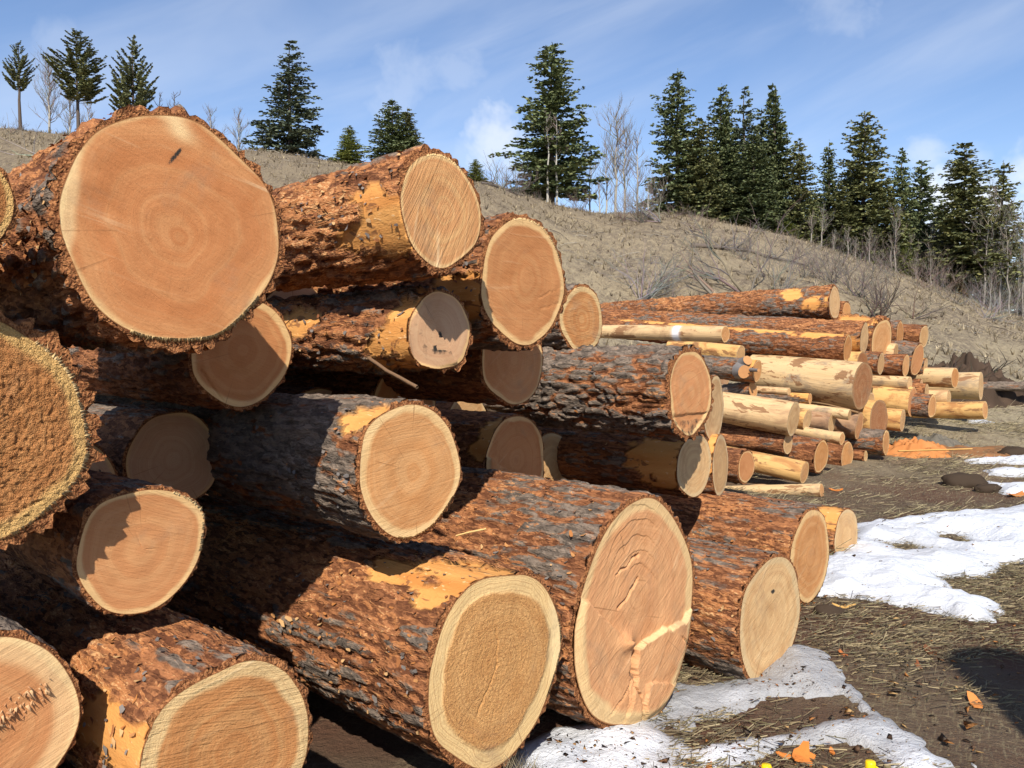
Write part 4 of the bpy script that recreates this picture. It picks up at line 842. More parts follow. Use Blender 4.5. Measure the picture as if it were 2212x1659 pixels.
CON = [ # u, top v, depth, width px, kind, green, foot, dens, gaps, label
 (625, 88, 43.5, 150, 'fir', 'blue', 0.03, 0.75, 0.30, 'tall ragged dark fir standing alone behind the giant log'),
 (848, 214, 43.0, 120, 'broad', 'fir', 0.02, 1.0, 0.05, 'dense round shouldered fir above the orange top log'),
 (880, 232, 43.6, 85, 'fir', 'olive', 0.02, 0.9, 0.08, 'brownish second top merged behind the round shouldered fir'),
 (754, 272, 41.0, 64, 'fir', 'young', 0.03, 1.0, 0.08, 'small bright green young fir left of the round shouldered fir'),
 (1027, 344, 38.0, 44, 'fir', 'young', 0.03, 1.0, 0.10, 'slim bright green sapling on the ridge behind the orange log'),
 (1068, 418, 37.0, 46, 'broad', 'young', 0.03, 1.0, 0.10, 'low bright green bush fir beside the slim sapling'),
 (1192, 92, 44.0, 178, 'broad', 'fir', 0.05, 0.95, 0.16, 'tallest wide dark fir with pale birch stems in front'),
 (1465, 150, 45.0, 150, 'broad', 'fir', 0.03, 1.0, 0.08, 'tall full fir at the left end of the grove'),
 (1558, 182, 46.0, 120, 'fir', 'fir', 0.03, 1.0, 0.10, 'dark fir second in the grove'),
 (1512, 255, 44.5, 110, 'broad', 'olive', 0.02, 1.0, 0.08, 'shorter olive fir filling the grove front'),
 (1608, 188, 46.5, 110, 'fir', 'blue', 0.10, 0.75, 0.28, 'open crowned fir with visible grey trunk in the grove'),
 (1675, 184, 45.5, 120, 'spire', 'fir', 0.03, 1.0, 0.08, 'slender pointed spire fir in the grove'),
 (1628, 290, 44.0, 120, 'broad', 'fir', 0.02, 1.0, 0.08, 'lower dark fir under the open crowned one'),
 (1728, 300, 44.5, 100, 'fir', 'olive', 0.02, 1.0, 0.08, 'olive fir at the right end of the grove'),
 (1792, 303, 46.0, 75, 'fir', 'fir', 0.03, 1.0, 0.08, 'narrow dark fir in the gap right of the grove'),
 (1868, 240, 45.0, 150, 'broad', 'olive', 0.03, 1.0, 0.10, 'broad brown green fir in the middle of the right slope'),
 (1950, 320, 46.0, 90, 'fir', 'fir', 0.03, 1.0, 0.10, 'dark fir just right of the broad brown green one'),
 (1990, 345, 46.5, 110, 'broad', 'fir', 0.02, 1.0, 0.08, 'rounded dark fir further right on the slope'),
 (1915, 410, 44.0, 120, 'broad', 'olive', 0.02, 1.0, 0.08, 'low olive fir between the two right hand firs'),
 (1820, 400, 44.5, 100, 'broad', 'olive', 0.02, 1.0, 0.08, 'low dusky fir left of the broad brown green one'),
 (2086, 310, 42.5, 165, 'broad', 'olive', 0.10, 0.9, 0.18, 'big loose fir overhanging the slope at far right'),
 (2168, 345, 45.0, 130, 'fir', 'olive', 0.06, 0.8, 0.24, 'thin loose fir near the right frame edge'),
 (2240, 430, 46.0, 120, 'broad', 'olive', 0.04, 0.9, 0.15, 'fir half cut by the right frame edge'),
 (1838, 345, 47.0, 95, 'fir', 'fir', 0.02, 1.0, 0.1, 'dark fir top peeping left of the broad brown green fir'),
 (2035, 430, 47.0, 110, 'broad', 'fir', 0.02, 1.0, 0.1, 'shaded fir filling the gap left of the overhanging fir'),
 (2128, 440, 47.0, 110, 'broad', 'olive', 0.02, 1.0, 0.1, 'shaded fir filling the gap right of the overhanging fir'),
 (1762, 410, 47.0, 90, 'broad', 'fir', 0.02, 1.0, 0.1, 'low shaded fir between the grove and the narrow fir'),
 (1645, 235, 47.5, 95, 'fir', 'fir', 0.02, 1.0, 0.1, 'fir top wedged behind the slender spire'),
 (1580, 265, 47.5, 110, 'broad', 'fir', 0.02, 1.0, 0.1, 'dark fir filling the heart of the grove'),
 (1956, 528, 42.5, 44, 'fir', 'young', 0.15, 0.9, 0.10, 'small yellow green sapling among the right birches'),
 (1700, 478, 42.5, 60, 'broad', 'young', 0.05, 1.0, 0.10, 'small green fir at the foot of the grove'),
 (2075, 598, 41.8, 44, 'broad', 'rust', 0.05, 1.0, 0.10, 'low rusty bush under the overhanging fir'),
]
for i, (u, vt, y, wpx, kind, gr, ft, de, gp, lab) in enumerate(CON):
    x, y_, h = place(u, vt, y); conifer(x, y_, h, wpx * y / FPX, lab, 300 + i, kind, gr, ft, de, None, gp)
for i, (u, vt, y, wpx, ft, lab) in enumerate(((40, 92, 40.0, 54, 0.44, 'leftmost young pine with bare lower trunk on the skyline'), (165, 66, 40.0, 112, 0.30, 'widest of three skyline pines with upswept branches'),
                                       (286, 80, 41.0, 90, 0.12, 'third skyline pine rising right behind the giant log'))):
    x, y_, h = place(u, vt, y); conifer(x, y_, h, wpx * y / FPX * 1.1, lab, 420 + i, 'pine', 'olive', ft, name='young_pine', group='young pines on the skyline')

# bare broadleaf trees and shrubs
def branchy(B, p, d, L, r, depth, rnd, col, spread=0.5, upk=0.15, nsub=(3, 5), k=3, curl=0.16):
    n = 4 if depth > 0 else 2; P = [p]; q = p.copy(); dd = d.copy()
    for i in range(n):
        dd = (dd + Vector((rnd.gauss(0, curl), rnd.gauss(0, curl), rnd.gauss(0, curl * 0.6) + upk * 0.3))).normalized(); q = q + dd * (L / n); P.append(q.copy())
    B.tube(P, [r * (1 - 0.75 * i / n) for i in range(n + 1)], tuple(c * rnd.uniform(0.8, 1.15) for c in col), k)
    if depth > 0:
        for j in range(rnd.randint(*nsub)):
            f = rnd.uniform(0.25, 1.0); i = min(n - 1, int(f * n)); b0 = P[i].lerp(P[i + 1], f * n - i)
            a = Vector((rnd.gauss(0, 1), rnd.gauss(0, 1), rnd.gauss(0, 0.6) + upk)).normalized()
            nd = (dd * (1 - spread) + a * spread + Vector((0, 0, upk))).normalized()
            branchy(B, b0, nd, L * rnd.uniform(0.40, 0.65), r * 0.45, depth - 1, rnd, col, spread, upk, nsub, 3, curl)
def bare_tree(x, y, h, label, seed, crown=0.45, tcol=(0.50, 0.47, 0.41), wcol=(0.30, 0.265, 0.22), w=0.20, n=30, name='bare_aspen', group='bare aspens and birches', lean=0.0, r=None):
    rnd = random.Random(seed); z = tz(x, y) - 0.1; root = empty(name, (x, y, z)); tag(root, label, 'tree', group)
    T = Buf(); r = r or 0.010 * h + 0.03
    P = [Vector((lean * h * i / 7 + rnd.gauss(0, 0.008) * h * (i > 0), rnd.gauss(0, 0.006) * h * (i > 0), h * i / 7)) for i in range(8)]
    T.tube(P, [r * (1 - 0.88 * i / 7) for i in range(8)], tcol, 6); T.build('trunk', M_TWIG, root, True)
    B = Buf()
    for j in range(n):
        f = crown + (1 - crown) * (j + rnd.random()) / n; f = min(f, 0.99); i = int(f * 7); p = P[i].lerp(P[min(7, i + 1)], f * 7 - i)
        az = rnd.uniform(0, 6.28); d = Vector((math.cos(az), math.sin(az), rnd.uniform(0.7, 1.7))).normalized()
        branchy(B, p, d, h * w * 1.05 * rnd.uniform(0.6, 1.15) * (1.15 - 0.55 * (f - crown) / (1 - crown)), 0.016 + 0.0012 * h, 2, rnd, wcol, 0.45, 0.25, (3, 5))
    B.build('branches', M_TWIG, root)
    return root
BT = [(105, 145, 43.0, 0.18, 0.34, 46, 'pale birch with spreading bare twigs between the first two pines'), (150, 205, 43.5, 0.15, 0.34, 26, 'small leafless birch just left of the widest pine'), (190, 225, 43.5, 0.15, 0.36, 18, 'thin leafless sapling right of the widest pine'),
      (345, 212, 42.5, 0.15, 0.18, 16, 'spindly dead sapling beside the third pine'), (377, 208, 42.5, 0.15, 0.20, 20, 'second spindly dead sapling showing over the giant log'), (455, 250, 45.0, 0.2, 0.3, 22, 'hazy bare treetop over the giant log left part'),
      (515, 256, 45.0, 0.2, 0.3, 24, 'hazy bare treetop near the ragged fir'), (680, 285, 45.0, 0.2, 0.28, 14, 'faint bare sapling right of the ragged fir'),
      (1184, 250, 42.6, 0.55, 0.12, 12, 'white stemmed birch in front of the tallest fir'), (1203, 262, 42.6, 0.5, 0.14, 14, 'second grey birch stem in front of the tallest fir'),
      (1330, 252, 46.0, 0.35, 0.24, 40, 'tallest bare aspen in the gap between the firs'), (1350, 285, 45.5, 0.35, 0.22, 30, 'bare aspen close right of the tallest aspen'), (1310, 330, 45.0, 0.3, 0.22, 24, 'short bare aspen left of the tallest aspen'), (1378, 300, 45.0, 0.3, 0.2, 24, 'thin bare aspen beside the grove'),
      (1275, 340, 46.0, 0.3, 0.24, 22, 'faint bare aspen beside the tallest fir'), (1400, 395, 42.5, 0.3, 0.25, 12, 'small forked aspen on the mound rim'), (1295, 400, 44.0, 0.3, 0.2, 12, 'little bare aspen at the dip in the ridge')]
for i, (u, vt, y, cr, w, n, lab) in enumerate(BT):
    x, y_, h = place(u, vt, y); dead = 'dead' in lab
    bare_tree(x, y_, h, lab, 500 + i, cr, (0.14, 0.12, 0.11) if dead else (0.42, 0.395, 0.345), (0.14, 0.12, 0.11) if dead else (0.25, 0.215, 0.18), w, n)
RT = [(1752, 470, 42.0), (1775, 455, 42.4), (1800, 505, 42.2), (1832, 500, 42.0), (1848, 520, 43.0), (1880, 505, 41.8), (1925, 520, 42.4), (1935, 470, 42.2), (1968, 525, 43.0), (1980, 560, 42.0), (2012, 545, 42.0), (2022, 500, 43.0), (2040, 565, 42.4), (2060, 560, 43.0), (2128, 470, 41.0), (2150, 520, 42.0), (2165, 430, 41.6), (2185, 500, 41.0), (2200, 560, 42.0), (2215, 470, 42.0), (2105, 560, 43.0), (2140, 585, 40.0)]
WH = ['leftmost', 'second', 'third', 'fourth', 'fifth', 'sixth', 'seventh', 'eighth', 'ninth', 'tenth', 'eleventh', 'twelfth', 'thirteenth', 'fourteenth', 'fifteenth', 'sixteenth', 'seventeenth', 'eighteenth', 'nineteenth', 'twentieth', 'twenty first', 'last']
order = sorted(range(len(RT)), key=lambda i: RT[i][0])
for rank, i in enumerate(order):
    u, vt, y = RT[i]; x, y_, h = place(u, vt, y)
    bare_tree(x, y_, h, WH[rank] + ' pale aspen from the left along the right hand slope', 560 + i, 0.35, (0.30, 0.27, 0.235), (0.21, 0.185, 0.155), 0.28, 16, lean=random.Random(i).gauss(0, 0.03), r=0.035 + 0.0045 * h)

def shrub(x, y, h, spread, label, seed, n=14, col=(0.24, 0.205, 0.175), depth=2, name='bare_shrub', group='bare shrubs on the hillside', upk=0.2, r=0.014, flat=1.0):
    rnd = random.Random(seed); z = tz(x, y) - 0.05; root = empty(name, (x, y, z)); tag(root, label, 'shrub', group)
    B = Buf()
    for j in range(n):
        az = rnd.uniform(0, 6.28); d = Vector((math.cos(az) * spread, math.sin(az) * spread, rnd.uniform(0.4, 1.1) * flat)).normalized()
        branchy(B, Vector((rnd.gauss(0, 0.15 * spread), rnd.gauss(0, 0.15 * spread), 0)), d, h * rnd.uniform(0.6, 1.1), r, depth, rnd, col, 0.5, upk, (3, 5))
    B.build('branches', M_TWIG, root)
    return root
def hill_pt(u, v):
    """where the ray through (u,v) meets the hillside"""
    d = cam_dir(u, v); d = d / d.y
    y = 13.0
    while y < 70:
        if CAM_H + d.z * y < tz(d.x * y, y): return d.x * y, y
        y += 0.1
    return d.x * 42, 42.0
SH = [(1385, 480, 1.9, 0.8, 22, (0.24, 0.20, 0.175), 'large twiggy grey shrub on the mound rim'), (1340, 478, 1.2, 0.9, 12, (0.24, 0.18, 0.15), 'smaller reddish shrub left of the rim shrub'), (1255, 455, 1.0, 0.9, 14, (0.20, 0.15, 0.125), 'low brown shrub under the tallest fir'), (1110, 405, 1.2, 1.0, 12, (0.24, 0.2, 0.17), 'low bare shrub at the ridge left of the tallest fir'),
      (1790, 610, 1.5, 0.9, 26, (0.21, 0.18, 0.16), 'wide purple grey thicket above the far pile'), (1850, 640, 1.4, 1.0, 24, (0.20, 0.175, 0.155), 'tangled thicket behind the longest top log'), (1905, 665, 1.1, 1.0, 20, (0.20, 0.17, 0.15), 'thicket right of the longest top log'), (1740, 600, 1.0, 0.9, 14, (0.24, 0.21, 0.19), 'thin bare shrub left of the thicket'),
      (1660, 600, 1.0, 0.9, 12, (0.26, 0.23, 0.20), 'sparse shrub under the fallen trunk'), (1600, 560, 0.9, 1.0, 12, (0.25, 0.22, 0.19), 'sparse shrub beside the leaning dead stems'), (2060, 655, 1.2, 1.1, 18, (0.22, 0.185, 0.155), 'brown brush at the foot of the overhanging fir'), (2140, 672, 1.4, 1.1, 22, (0.27, 0.25, 0.235), 'silvery brush heap at the right edge of the slope'),
      (2200, 680, 1.5, 1.1, 22, (0.24, 0.22, 0.20), 'grey brush cut by the right frame edge'), (1990, 620, 1.3, 0.9, 16, (0.24, 0.19, 0.16), 'reddish brush among the right aspens'), (2105, 640, 1.5, 0.9, 18, (0.24, 0.20, 0.17), 'tall brush right of the rusty bush'), (2030, 625, 1.4, 0.9, 16, (0.25, 0.2, 0.17), 'brush below the overhanging fir'), (1940, 600, 1.3, 0.9, 14, (0.23, 0.19, 0.165), 'brush around the yellow green sapling'),
      (2180, 640, 2.0, 0.8, 20, (0.23, 0.20, 0.17), 'tall bare brush behind the silvery heap'), (1450, 472, 0.7, 1.0, 10, (0.22, 0.17, 0.14), 'low brown shrub at the foot of the grove'), (1500, 478, 0.7, 1.0, 10, (0.22, 0.17, 0.14), 'second low brown shrub at the foot of the grove'), (30, 290, 0.8, 1.0, 8, (0.17, 0.14, 0.12), 'dark low shrub at the foot of the leftmost pine')]
for i, (u, v, h, sp, n, c, lab) in enumerate(SH):
    x, y = hill_pt(u, v); shrub(x, y, h, sp, lab, 700 + i, n, c, 2, r=0.013)
# distant brush that reads as one mass behind the right-hand trees
B = Buf(); rnd = random.Random(5)
for j in range(150):
    x, y = rnd.uniform(16, 42), rnd.uniform(44, 54); z = tz(x, y)
    for q in range(3): branchy(B, Vector((x + rnd.gauss(0, .3), y, z)), Vector((rnd.gauss(0, .35), rnd.gauss(0, .3), 1)).normalized(), rnd.uniform(1.2, 3.0), 0.022, 1, rnd, (0.20, 0.165, 0.135), 0.4, 0.3, (4, 6))
tag(B.build('brushwood', M_TWIG), 'grey brown leafless brush massed behind the right hand trees', 'brush', kind='stuff')

# loose sticks strewn over the slope
B = Buf(); rnd = random.Random(15)
for j in range(420):
    x, y = rnd.uniform(-18, 26), rnd.uniform(16, 41); a = rnd.uniform(0, 6.28); L = rnd.uniform(0.25, 1.2); x2, y2 = x + math.cos(a) * L, y + math.sin(a) * L
    B.tube([(x, y, tz(x, y) + 0.03), ((x + x2) / 2, (y + y2) / 2, tz((x + x2) / 2, (y + y2) / 2) + 0.05 + rnd.random() * 0.06), (x2, y2, tz(x2, y2) + 0.03)], [0.014, 0.011, 0.006], rnd.choice([(0.30, 0.27, 0.23), (0.20, 0.17, 0.14), (0.11, 0.085, 0.065), (0.38, 0.34, 0.28)]), 3)
tag(B.build('fallen_sticks', M_TWIG), 'thin grey sticks strewn over the dry slope', 'sticks', kind='stuff')
# low dry brush clumps, too many to count
B = Buf(); rnd = random.Random(25)
for j in range(90):
    x, y = rnd.uniform(-14, 26), rnd.uniform(18, 41); c_ = rnd.choice([(0.17, 0.14, 0.12), (0.22, 0.18, 0.15), (0.13, 0.10, 0.08)])
    if fbm(np.array([[x * .22, y * .22, 3.0]]), 8, 2)[0] < 0.5: continue
    for q in range(9): branchy(B, Vector((x + rnd.gauss(0, .2), y + rnd.gauss(0, .2), tz(x, y) - .02)), Vector((rnd.gauss(0, .8), rnd.gauss(0, .8), 1)).normalized(), rnd.uniform(0.15, 0.5), 0.007, 1, rnd, c_, 0.5, 0.1, (3, 5))
tag(B.build('low_brush', M_TWIG), 'low dark brush clumps dotting the dry slope', 'brush', kind='stuff')
# dead wood lying on the hill
def deadwood(name, label, build, cat='dead wood', group='dead branches on the hillside'):
    B = Buf(); loc = build(B); o = B.build(name, M_TWIG); o.location = loc; tag(o, label, cat, group); return o
def fan(u, v, n, L, ang, sp, col, r, depth=1):
    def f(B):
        rnd = random.Random(u); x, y = hill_pt(u, v)
        for j in range(n):
            a = R(ang + rnd.gauss(0, sp)); d = Vector((math.cos(a), rnd.gauss(0, 0.35) + 0.3, math.sin(a))).normalized()
            branchy(B, Vector((rnd.gauss(0, .12), rnd.gauss(0, .1), 0.02)), d, L * rnd.uniform(0.5, 1.1), r * rnd.uniform(0.6, 1.2), depth, rnd, col, 0.4, 0.05, (3, 5), 4, 0.20)
        return (x, y, tz(x, y))
    return f
deadwood('dead_branches', 'silvery uprooted branch bundle above the far pile left end', fan(1390, 652, 34, 1.6, 42, 30, (0.26, 0.245, 0.23), 0.016, 2))
deadwood('dead_branches', 'leaning dark dead sapling in the middle of the slope', fan(1610, 638, 3, 3.1, 118, 4, (0.17, 0.14, 0.125), 0.055, 2))
deadwood('dead_branches', 'second leaning dead stem with pale broken top', fan(1545, 640, 2, 2.2, 125, 5, (0.22, 0.18, 0.15), 0.045, 1))
deadwood('dead_branches', 'pale bare sticks crossing behind the leaning saplings', fan(1560, 610, 10, 1.6, 150, 20, (0.24, 0.22, 0.195), 0.014, 2))
deadwood('dead_branches', 'grey dead limbs lying right of the leaning saplings', fan(1690, 630, 16, 1.4, 25, 50, (0.22, 0.20, 0.185), 0.013, 2))
deadwood('dead_branches', 'bleached deadfall on the slope below the mound rim', fan(1425, 482, 9, 1.8, 150, 25, (0.27, 0.245, 0.215), 0.03, 1))
deadwood('dead_branches', 'dark stump roots behind the far pile shoulder', fan(1890, 690, 16, 1.0, 60, 60, (0.10, 0.08, 0.065), 0.03, 1))
deadwood('dead_branches', 'small dark root tangle on the grass right of the pile', fan(1975, 690, 12, 0.9, 20, 60, (0.13, 0.10, 0.08), 0.022, 1))
deadwood('dead_branches', 'bleached limbs along the right hand slope foot', fan(2130, 690, 22, 1.3, 30, 50, (0.26, 0.245, 0.23), 0.014, 2))
deadwood('dead_branches', 'pale fallen branch on the slope left of the giant log', fan(95, 345, 3, 2.4, 160, 8, (0.36, 0.33, 0.28), 0.05, 1))
deadwood('dead_branches', 'second pale stick low on the left slope', fan(70, 352, 4, 1.4, 40, 30, (0.30, 0.27, 0.23), 0.025, 1))
def trunk_lying(u1, v1, u2, v2, r, col):
    def f(B):
        rnd = random.Random(u1); (x1, y1), (x2, y2) = hill_pt(u1, v1), hill_pt(u2, v2); n = 8; P = []
        for i in range(n + 1):
            x, y = x1 + (x2 - x1) * i / n, y1 + (y2 - y1) * i / n; P.append(Vector((x - x1, y - y1, tz(x, y) - tz(x1, y1) + r * 0.9)))
        B.tube(P, [r * (1 - 0.6 * i / n) for i in range(n + 1)], col, 9)
        for j in range(26):
            k = rnd.randint(2, n - 1); branchy(B, P[k], Vector((rnd.gauss(0.4, .5), rnd.gauss(-.2, .4), rnd.uniform(-.1, 1))).normalized(), rnd.uniform(0.5, 1.3), 0.02, 1, rnd, (0.22, 0.20, 0.185), 0.45, 0.1, (2, 4))
        return (x1, y1, tz(x1, y1))
    return f
deadwood('fallen_trunk', 'dark fallen tree trunk lying across the middle slope', trunk_lying(1493, 535, 1740, 578, 0.085, (0.15, 0.12, 0.10)))
deadwood('fallen_trunk', 'thin fallen trunk on the upper slope under the grove', trunk_lying(1040, 398, 1130, 425, 0.06, (0.13, 0.11, 0.10)))
# ---------------------------------------------------------------- ground details
# snow: thick sheets with melting edges
def pip(x, y, poly):
    """signed distance to polygon (positive inside)"""
    px = np.array([p[0] for p in poly]); py = np.array([p[1] for p in poly]); n = len(poly)
    ins = np.zeros(x.shape, bool); d = np.full(x.shape, 1e9)
    for i in range(n):
        x1, y1, x2, y2 = px[i], py[i], px[(i + 1) % n], py[(i + 1) % n]
        c = ((y1 > y) != (y2 > y)) & (x < (x2 - x1) * (y - y1) / (y2 - y1 + 1e-12) + x1); ins ^= c
        dx, dy = x2 - x1, y2 - y1; t = np.clip(((x - x1) * dx + (y - y1) * dy) / (dx * dx + dy * dy + 1e-12), 0, 1)
        d = np.minimum(d, np.hypot(x - x1 - t * dx, y - y1 - t * dy))
    return np.where(ins, d, -d)
sm, g, b = material('old_snow')
p = g.obj(); gr = g.attr('bk')
c = g.mix(gr[0], (0.70, 0.72, 0.76), (0.36, 0.36, 0.365))
dirt = g.sstep(g.noise(p, 60, 4, 0.7), 0.62, 0.70)
c = g.mix(g.m('MULTIPLY', dirt, g.m('MULTIPLY', gr[1], 0.9)), c, (0.13, 0.085, 0.055))
g.put(b.inputs['Base Color'], c); b.inputs['Roughness'].default_value = 0.55
b.inputs['Subsurface Weight'].default_value = 0.0
g.put(b.inputs['Normal'], g.bump(g.m('ADD', g.noise(p, 22, 5, 0.65), g.m('MULTIPLY', g.noise(p, 160, 2), 0.25)), 0.8, 0.03))
def snow(label, poly_px, holes, th, seed, step=0.022, grey=0.2, dirt=0.4, edge=0.22, broken=0.0):
    poly = [gxy(u, v) for u, v in poly_px]; hp = [[gxy(u, v) for u, v in h] for h in holes]
    xs = np.arange(min(p[0] for p in poly) - .1, max(p[0] for p in poly) + .1, step); ysn = np.arange(min(p[1] for p in poly) - .1, max(p[1] for p in poly) + .1, step * 1.4)
    X, Y = np.meshgrid(xs, ysn); P = np.stack([X.ravel(), Y.ravel(), X.ravel() * 0], 1)
    d = pip(X, Y, poly).ravel()
    for h in hp: d = np.minimum(d, -pip(X, Y, h).ravel())
    d = d + (fbm(P * 2.2, seed, 4) - 0.5) * 0.36 + (fbm(P * 14, seed + 3, 3) - 0.5) * 0.06
    d = d - broken * ss(0.50, 0.62, fbm(P * 2.7, seed + 40, 4))
    h = th * (np.clip(d / edge, 0, 1) ** 0.75 * 0.93 + 0.07) + (fbm(P * 3, seed + 5, 3) - 0.5) * th * 0.9 * ss(0, .2, d) + (fbm(P * 11, seed + 8, 3) - .5) * 0.02
    h = np.where(d > 0, np.maximum(h, 0.006), -0.05)
    Z = terr(P[:, 0], P[:, 1]) + h
    F = grid_faces(len(ysn), len(xs)); keep = (d[F] > -0.02).any(1); F = F[keep]
    used = np.unique(F); mp = np.full(len(P), -1); mp[used] = np.arange(len(used))
    gcol = np.clip(grey * 1.6 * ss(0.35, 0.65, fbm(P * 1.3, seed + 9, 3)) + ss(0.12, 0.0, d) * 0.55, 0, 1)
    dcol = np.clip(dirt * 2 * ss(0.35, 0.7, fbm(P * 1.9, seed + 19, 3)) + ss(0.22, 0.02, d) * 0.9, 0, 1)
    V = np.stack([P[:, 0], P[:, 1], Z], 1)[used]
    o = mesh_obj('snow_patch', V, mp[F], sm, smooth=True, cols=np.stack([gcol[used], dcol[used], gcol[used] * 0, np.ones(len(used))], 1))
    return tag(o, label, 'snow', kind='structure')
snow('thick bright snow bank reaching the right frame edge', [(1740, 1290), (1790, 1215), (1830, 1165), (1860, 1135), (1905, 1128), (2000, 1118), (2080, 1108), (2300, 1085), (2420, 1150), (2300, 1215), (2190, 1225), (2060, 1255), (2160, 1320), (2145, 1350), (2060, 1340), (1960, 1315), (1880, 1298), (1800, 1290)],
     [[(1900, 1180), (1960, 1172), (2010, 1190), (1950, 1196)], [(2020, 1165), (2060, 1160), (2080, 1172), (2030, 1176)], [(1930, 1150), (1970, 1146), (1975, 1154), (1935, 1158)]], 0.10, 3, grey=0.15, dirt=0.25, edge=0.45)
snow('dirty snow lying below the log ends in front', [(1080, 1720), (1150, 1600), (1300, 1500), (1450, 1470), (1620, 1460), (1715, 1395), (1745, 1410), (1850, 1490), (1960, 1570), (2010, 1600), (2080, 1660), (2060, 1720), (1960, 1700), (1900, 1625), (1800, 1600), (1690, 1605), (1620, 1640), (1400, 1760)],
     [[(1480, 1580), (1600, 1545), (1690, 1520), (1800, 1520), (1830, 1545), (1760, 1575), (1620, 1590), (1500, 1600)]], 0.05, 5, grey=0.95, dirt=0.9, broken=0.05)
snow('small snow scrap at the bottom right in front of the soil', [(2065, 1650), (2100, 1630), (2130, 1640), (2150, 1680), (2090, 1690)], [], 0.05, 6, grey=0.3)
for i, (poly, lab) in enumerate((([(2085, 995), (2180, 988), (2300, 992), (2300, 1000), (2180, 1001), (2100, 1001)], 'thin snow streak furthest back on the yard at right'), ([(2125, 1018), (2200, 1012), (2320, 1014), (2320, 1032), (2200, 1030), (2140, 1026)], 'second thin snow streak on the yard at right'),
                              ([(2105, 1040), (2160, 1046), (2230, 1042), (2320, 1045), (2320, 1068), (2170, 1072), (2150, 1062)], 'third snow streak just above the snow bank at right'), ([(2070, 912), (2110, 907), (2150, 911), (2110, 917)], 'tiny snow strip beside the yellow peeled log'))):
    snow(lab, poly, [], 0.05, 20 + i, step=0.035, grey=0.1, dirt=0.2, edge=0.15)

# straw and dry stalks, too many to count
def blades(n, area, L, w, cols, seed, flat=0.12, keep=None, clump=None):
    rng = np.random.default_rng(seed); x = rng.uniform(area[0], area[1], n); y = rng.uniform(area[2], area[3], n)
    if clump is not None:
        P = np.stack([x * clump, y * clump, x * 0], 1); ok = fbm(P, seed, 3) > rng.uniform(0.30, 0.62, n); x, y = x[ok], y[ok]
    n = len(x)
    a = np.where(rng.random(n) < 0.55, rng.normal(0.2, 0.7, n), rng.uniform(0, 6.28, n)); l = rng.uniform(*L, n); wd = rng.uniform(*w, n)
    z0 = terr(x, y) + rng.uniform(0.0, 0.018, n)
    dx, dy = np.cos(a) * l, np.sin(a) * l; up = np.abs(rng.normal(0, flat, n)) * l
    nx, ny = -np.sin(a) * wd, np.cos(a) * wd
    mz = terr(x + dx, y + dy)
    V = np.stack([np.stack([x - nx, y - ny, z0], 1), np.stack([x + nx, y + ny, z0 + wd * 0.6], 1), np.stack([x + dx + nx * .5, y + dy + ny * .5, np.maximum(mz, z0) + up + 0.004], 1), np.stack([x + dx - nx * .5, y + dy - ny * .5, np.maximum(mz, z0) + up], 1)], 1).reshape(-1, 3)
    F = np.arange(n * 4).reshape(-1, 4)
    C = np.array(cols)[rng.integers(0, len(cols), n)] * rng.uniform(0.7, 1.2, (n, 1)); C = np.repeat(C, 4, 0)
    return V, F, C
SC = [(0.22, 0.17, 0.09), (0.16, 0.12, 0.065), (0.30, 0.24, 0.135), (0.11, 0.085, 0.05), (0.08, 0.06, 0.035), (0.15, 0.13, 0.065), (0.09, 0.07, 0.04)]
V, F, C = blades(64000, (0.4, 5.0, 2.4, 7.0), (0.015, 0.10), (0.0006, 0.0016), SC, 1, clump=1.6)
tag(mesh_obj('straw', V, F, M_DRY, cols=C), 'dry straw littering the dark soil in front', 'straw', kind='stuff')
V, F, C = blades(52000, (1.0, 14.0, 6.0, 15.0), (0.04, 0.16), (0.0015, 0.0036), SC + [(0.30, 0.25, 0.14)] * 3, 2, flat=0.22, clump=1.2)
tag(mesh_obj('dry_grass', V, F, M_DRY, cols=C), 'flattened dry grass over the yard behind the snow', 'grass', kind='stuff')
HG = [(0.36, 0.29, 0.185), (0.30, 0.24, 0.155), (0.235, 0.185, 0.125), (0.40, 0.325, 0.205), (0.155, 0.12, 0.082)]
V1, F1, C1 = blades(60000, (-24, 28, 14.0, 43.0), (0.08, 0.26), (0.003, 0.008), HG, 3, flat=0.45, clump=0.7)
rng = np.random.default_rng(44); NT = 6000; tx, ty = rng.uniform(-24, 30, NT), 14 + 29 * rng.random(NT) ** 0.8; tzv = terr(tx, ty); NBL = 6
cx_, cy_, cz_ = (np.repeat(q, NBL) for q in (tx, ty, tzv)); aa = rng.uniform(0, 6.28, NT * NBL); ln = rng.uniform(0.08, 0.26, NT * NBL) * np.repeat(rng.uniform(0.5, 1.2, NT), NBL); lean_ = rng.uniform(0.2, 0.9, NT * NBL); wd = 0.010 + 0.012 * rng.random(NT * NBL)
b0 = np.stack([cx_, cy_, cz_ - 0.02], 1); dd = np.stack([np.cos(aa) * lean_ * ln, np.sin(aa) * lean_ * ln, ln * 0.8], 1); sd = np.stack([-np.sin(aa) * wd, np.cos(aa) * wd, aa * 0], 1)
V2 = np.stack([b0 - sd, b0 + sd, b0 + dd + sd * 0.3, b0 + dd - sd * 0.3], 1).reshape(-1, 3); C2 = np.repeat(np.array(HG)[rng.integers(0, len(HG), NT)] * rng.uniform(0.6, 1.15, (NT, 1)), NBL * 4, 0)
V, C = np.concatenate([V1, V2]), np.concatenate([C1, C2]); F = np.arange(len(V)).reshape(-1, 4)
tag(mesh_obj('hill_grass', V, F, M_DRY, cols=C), 'sparse dry tussock grass covering the hillside', 'grass', kind='stuff')
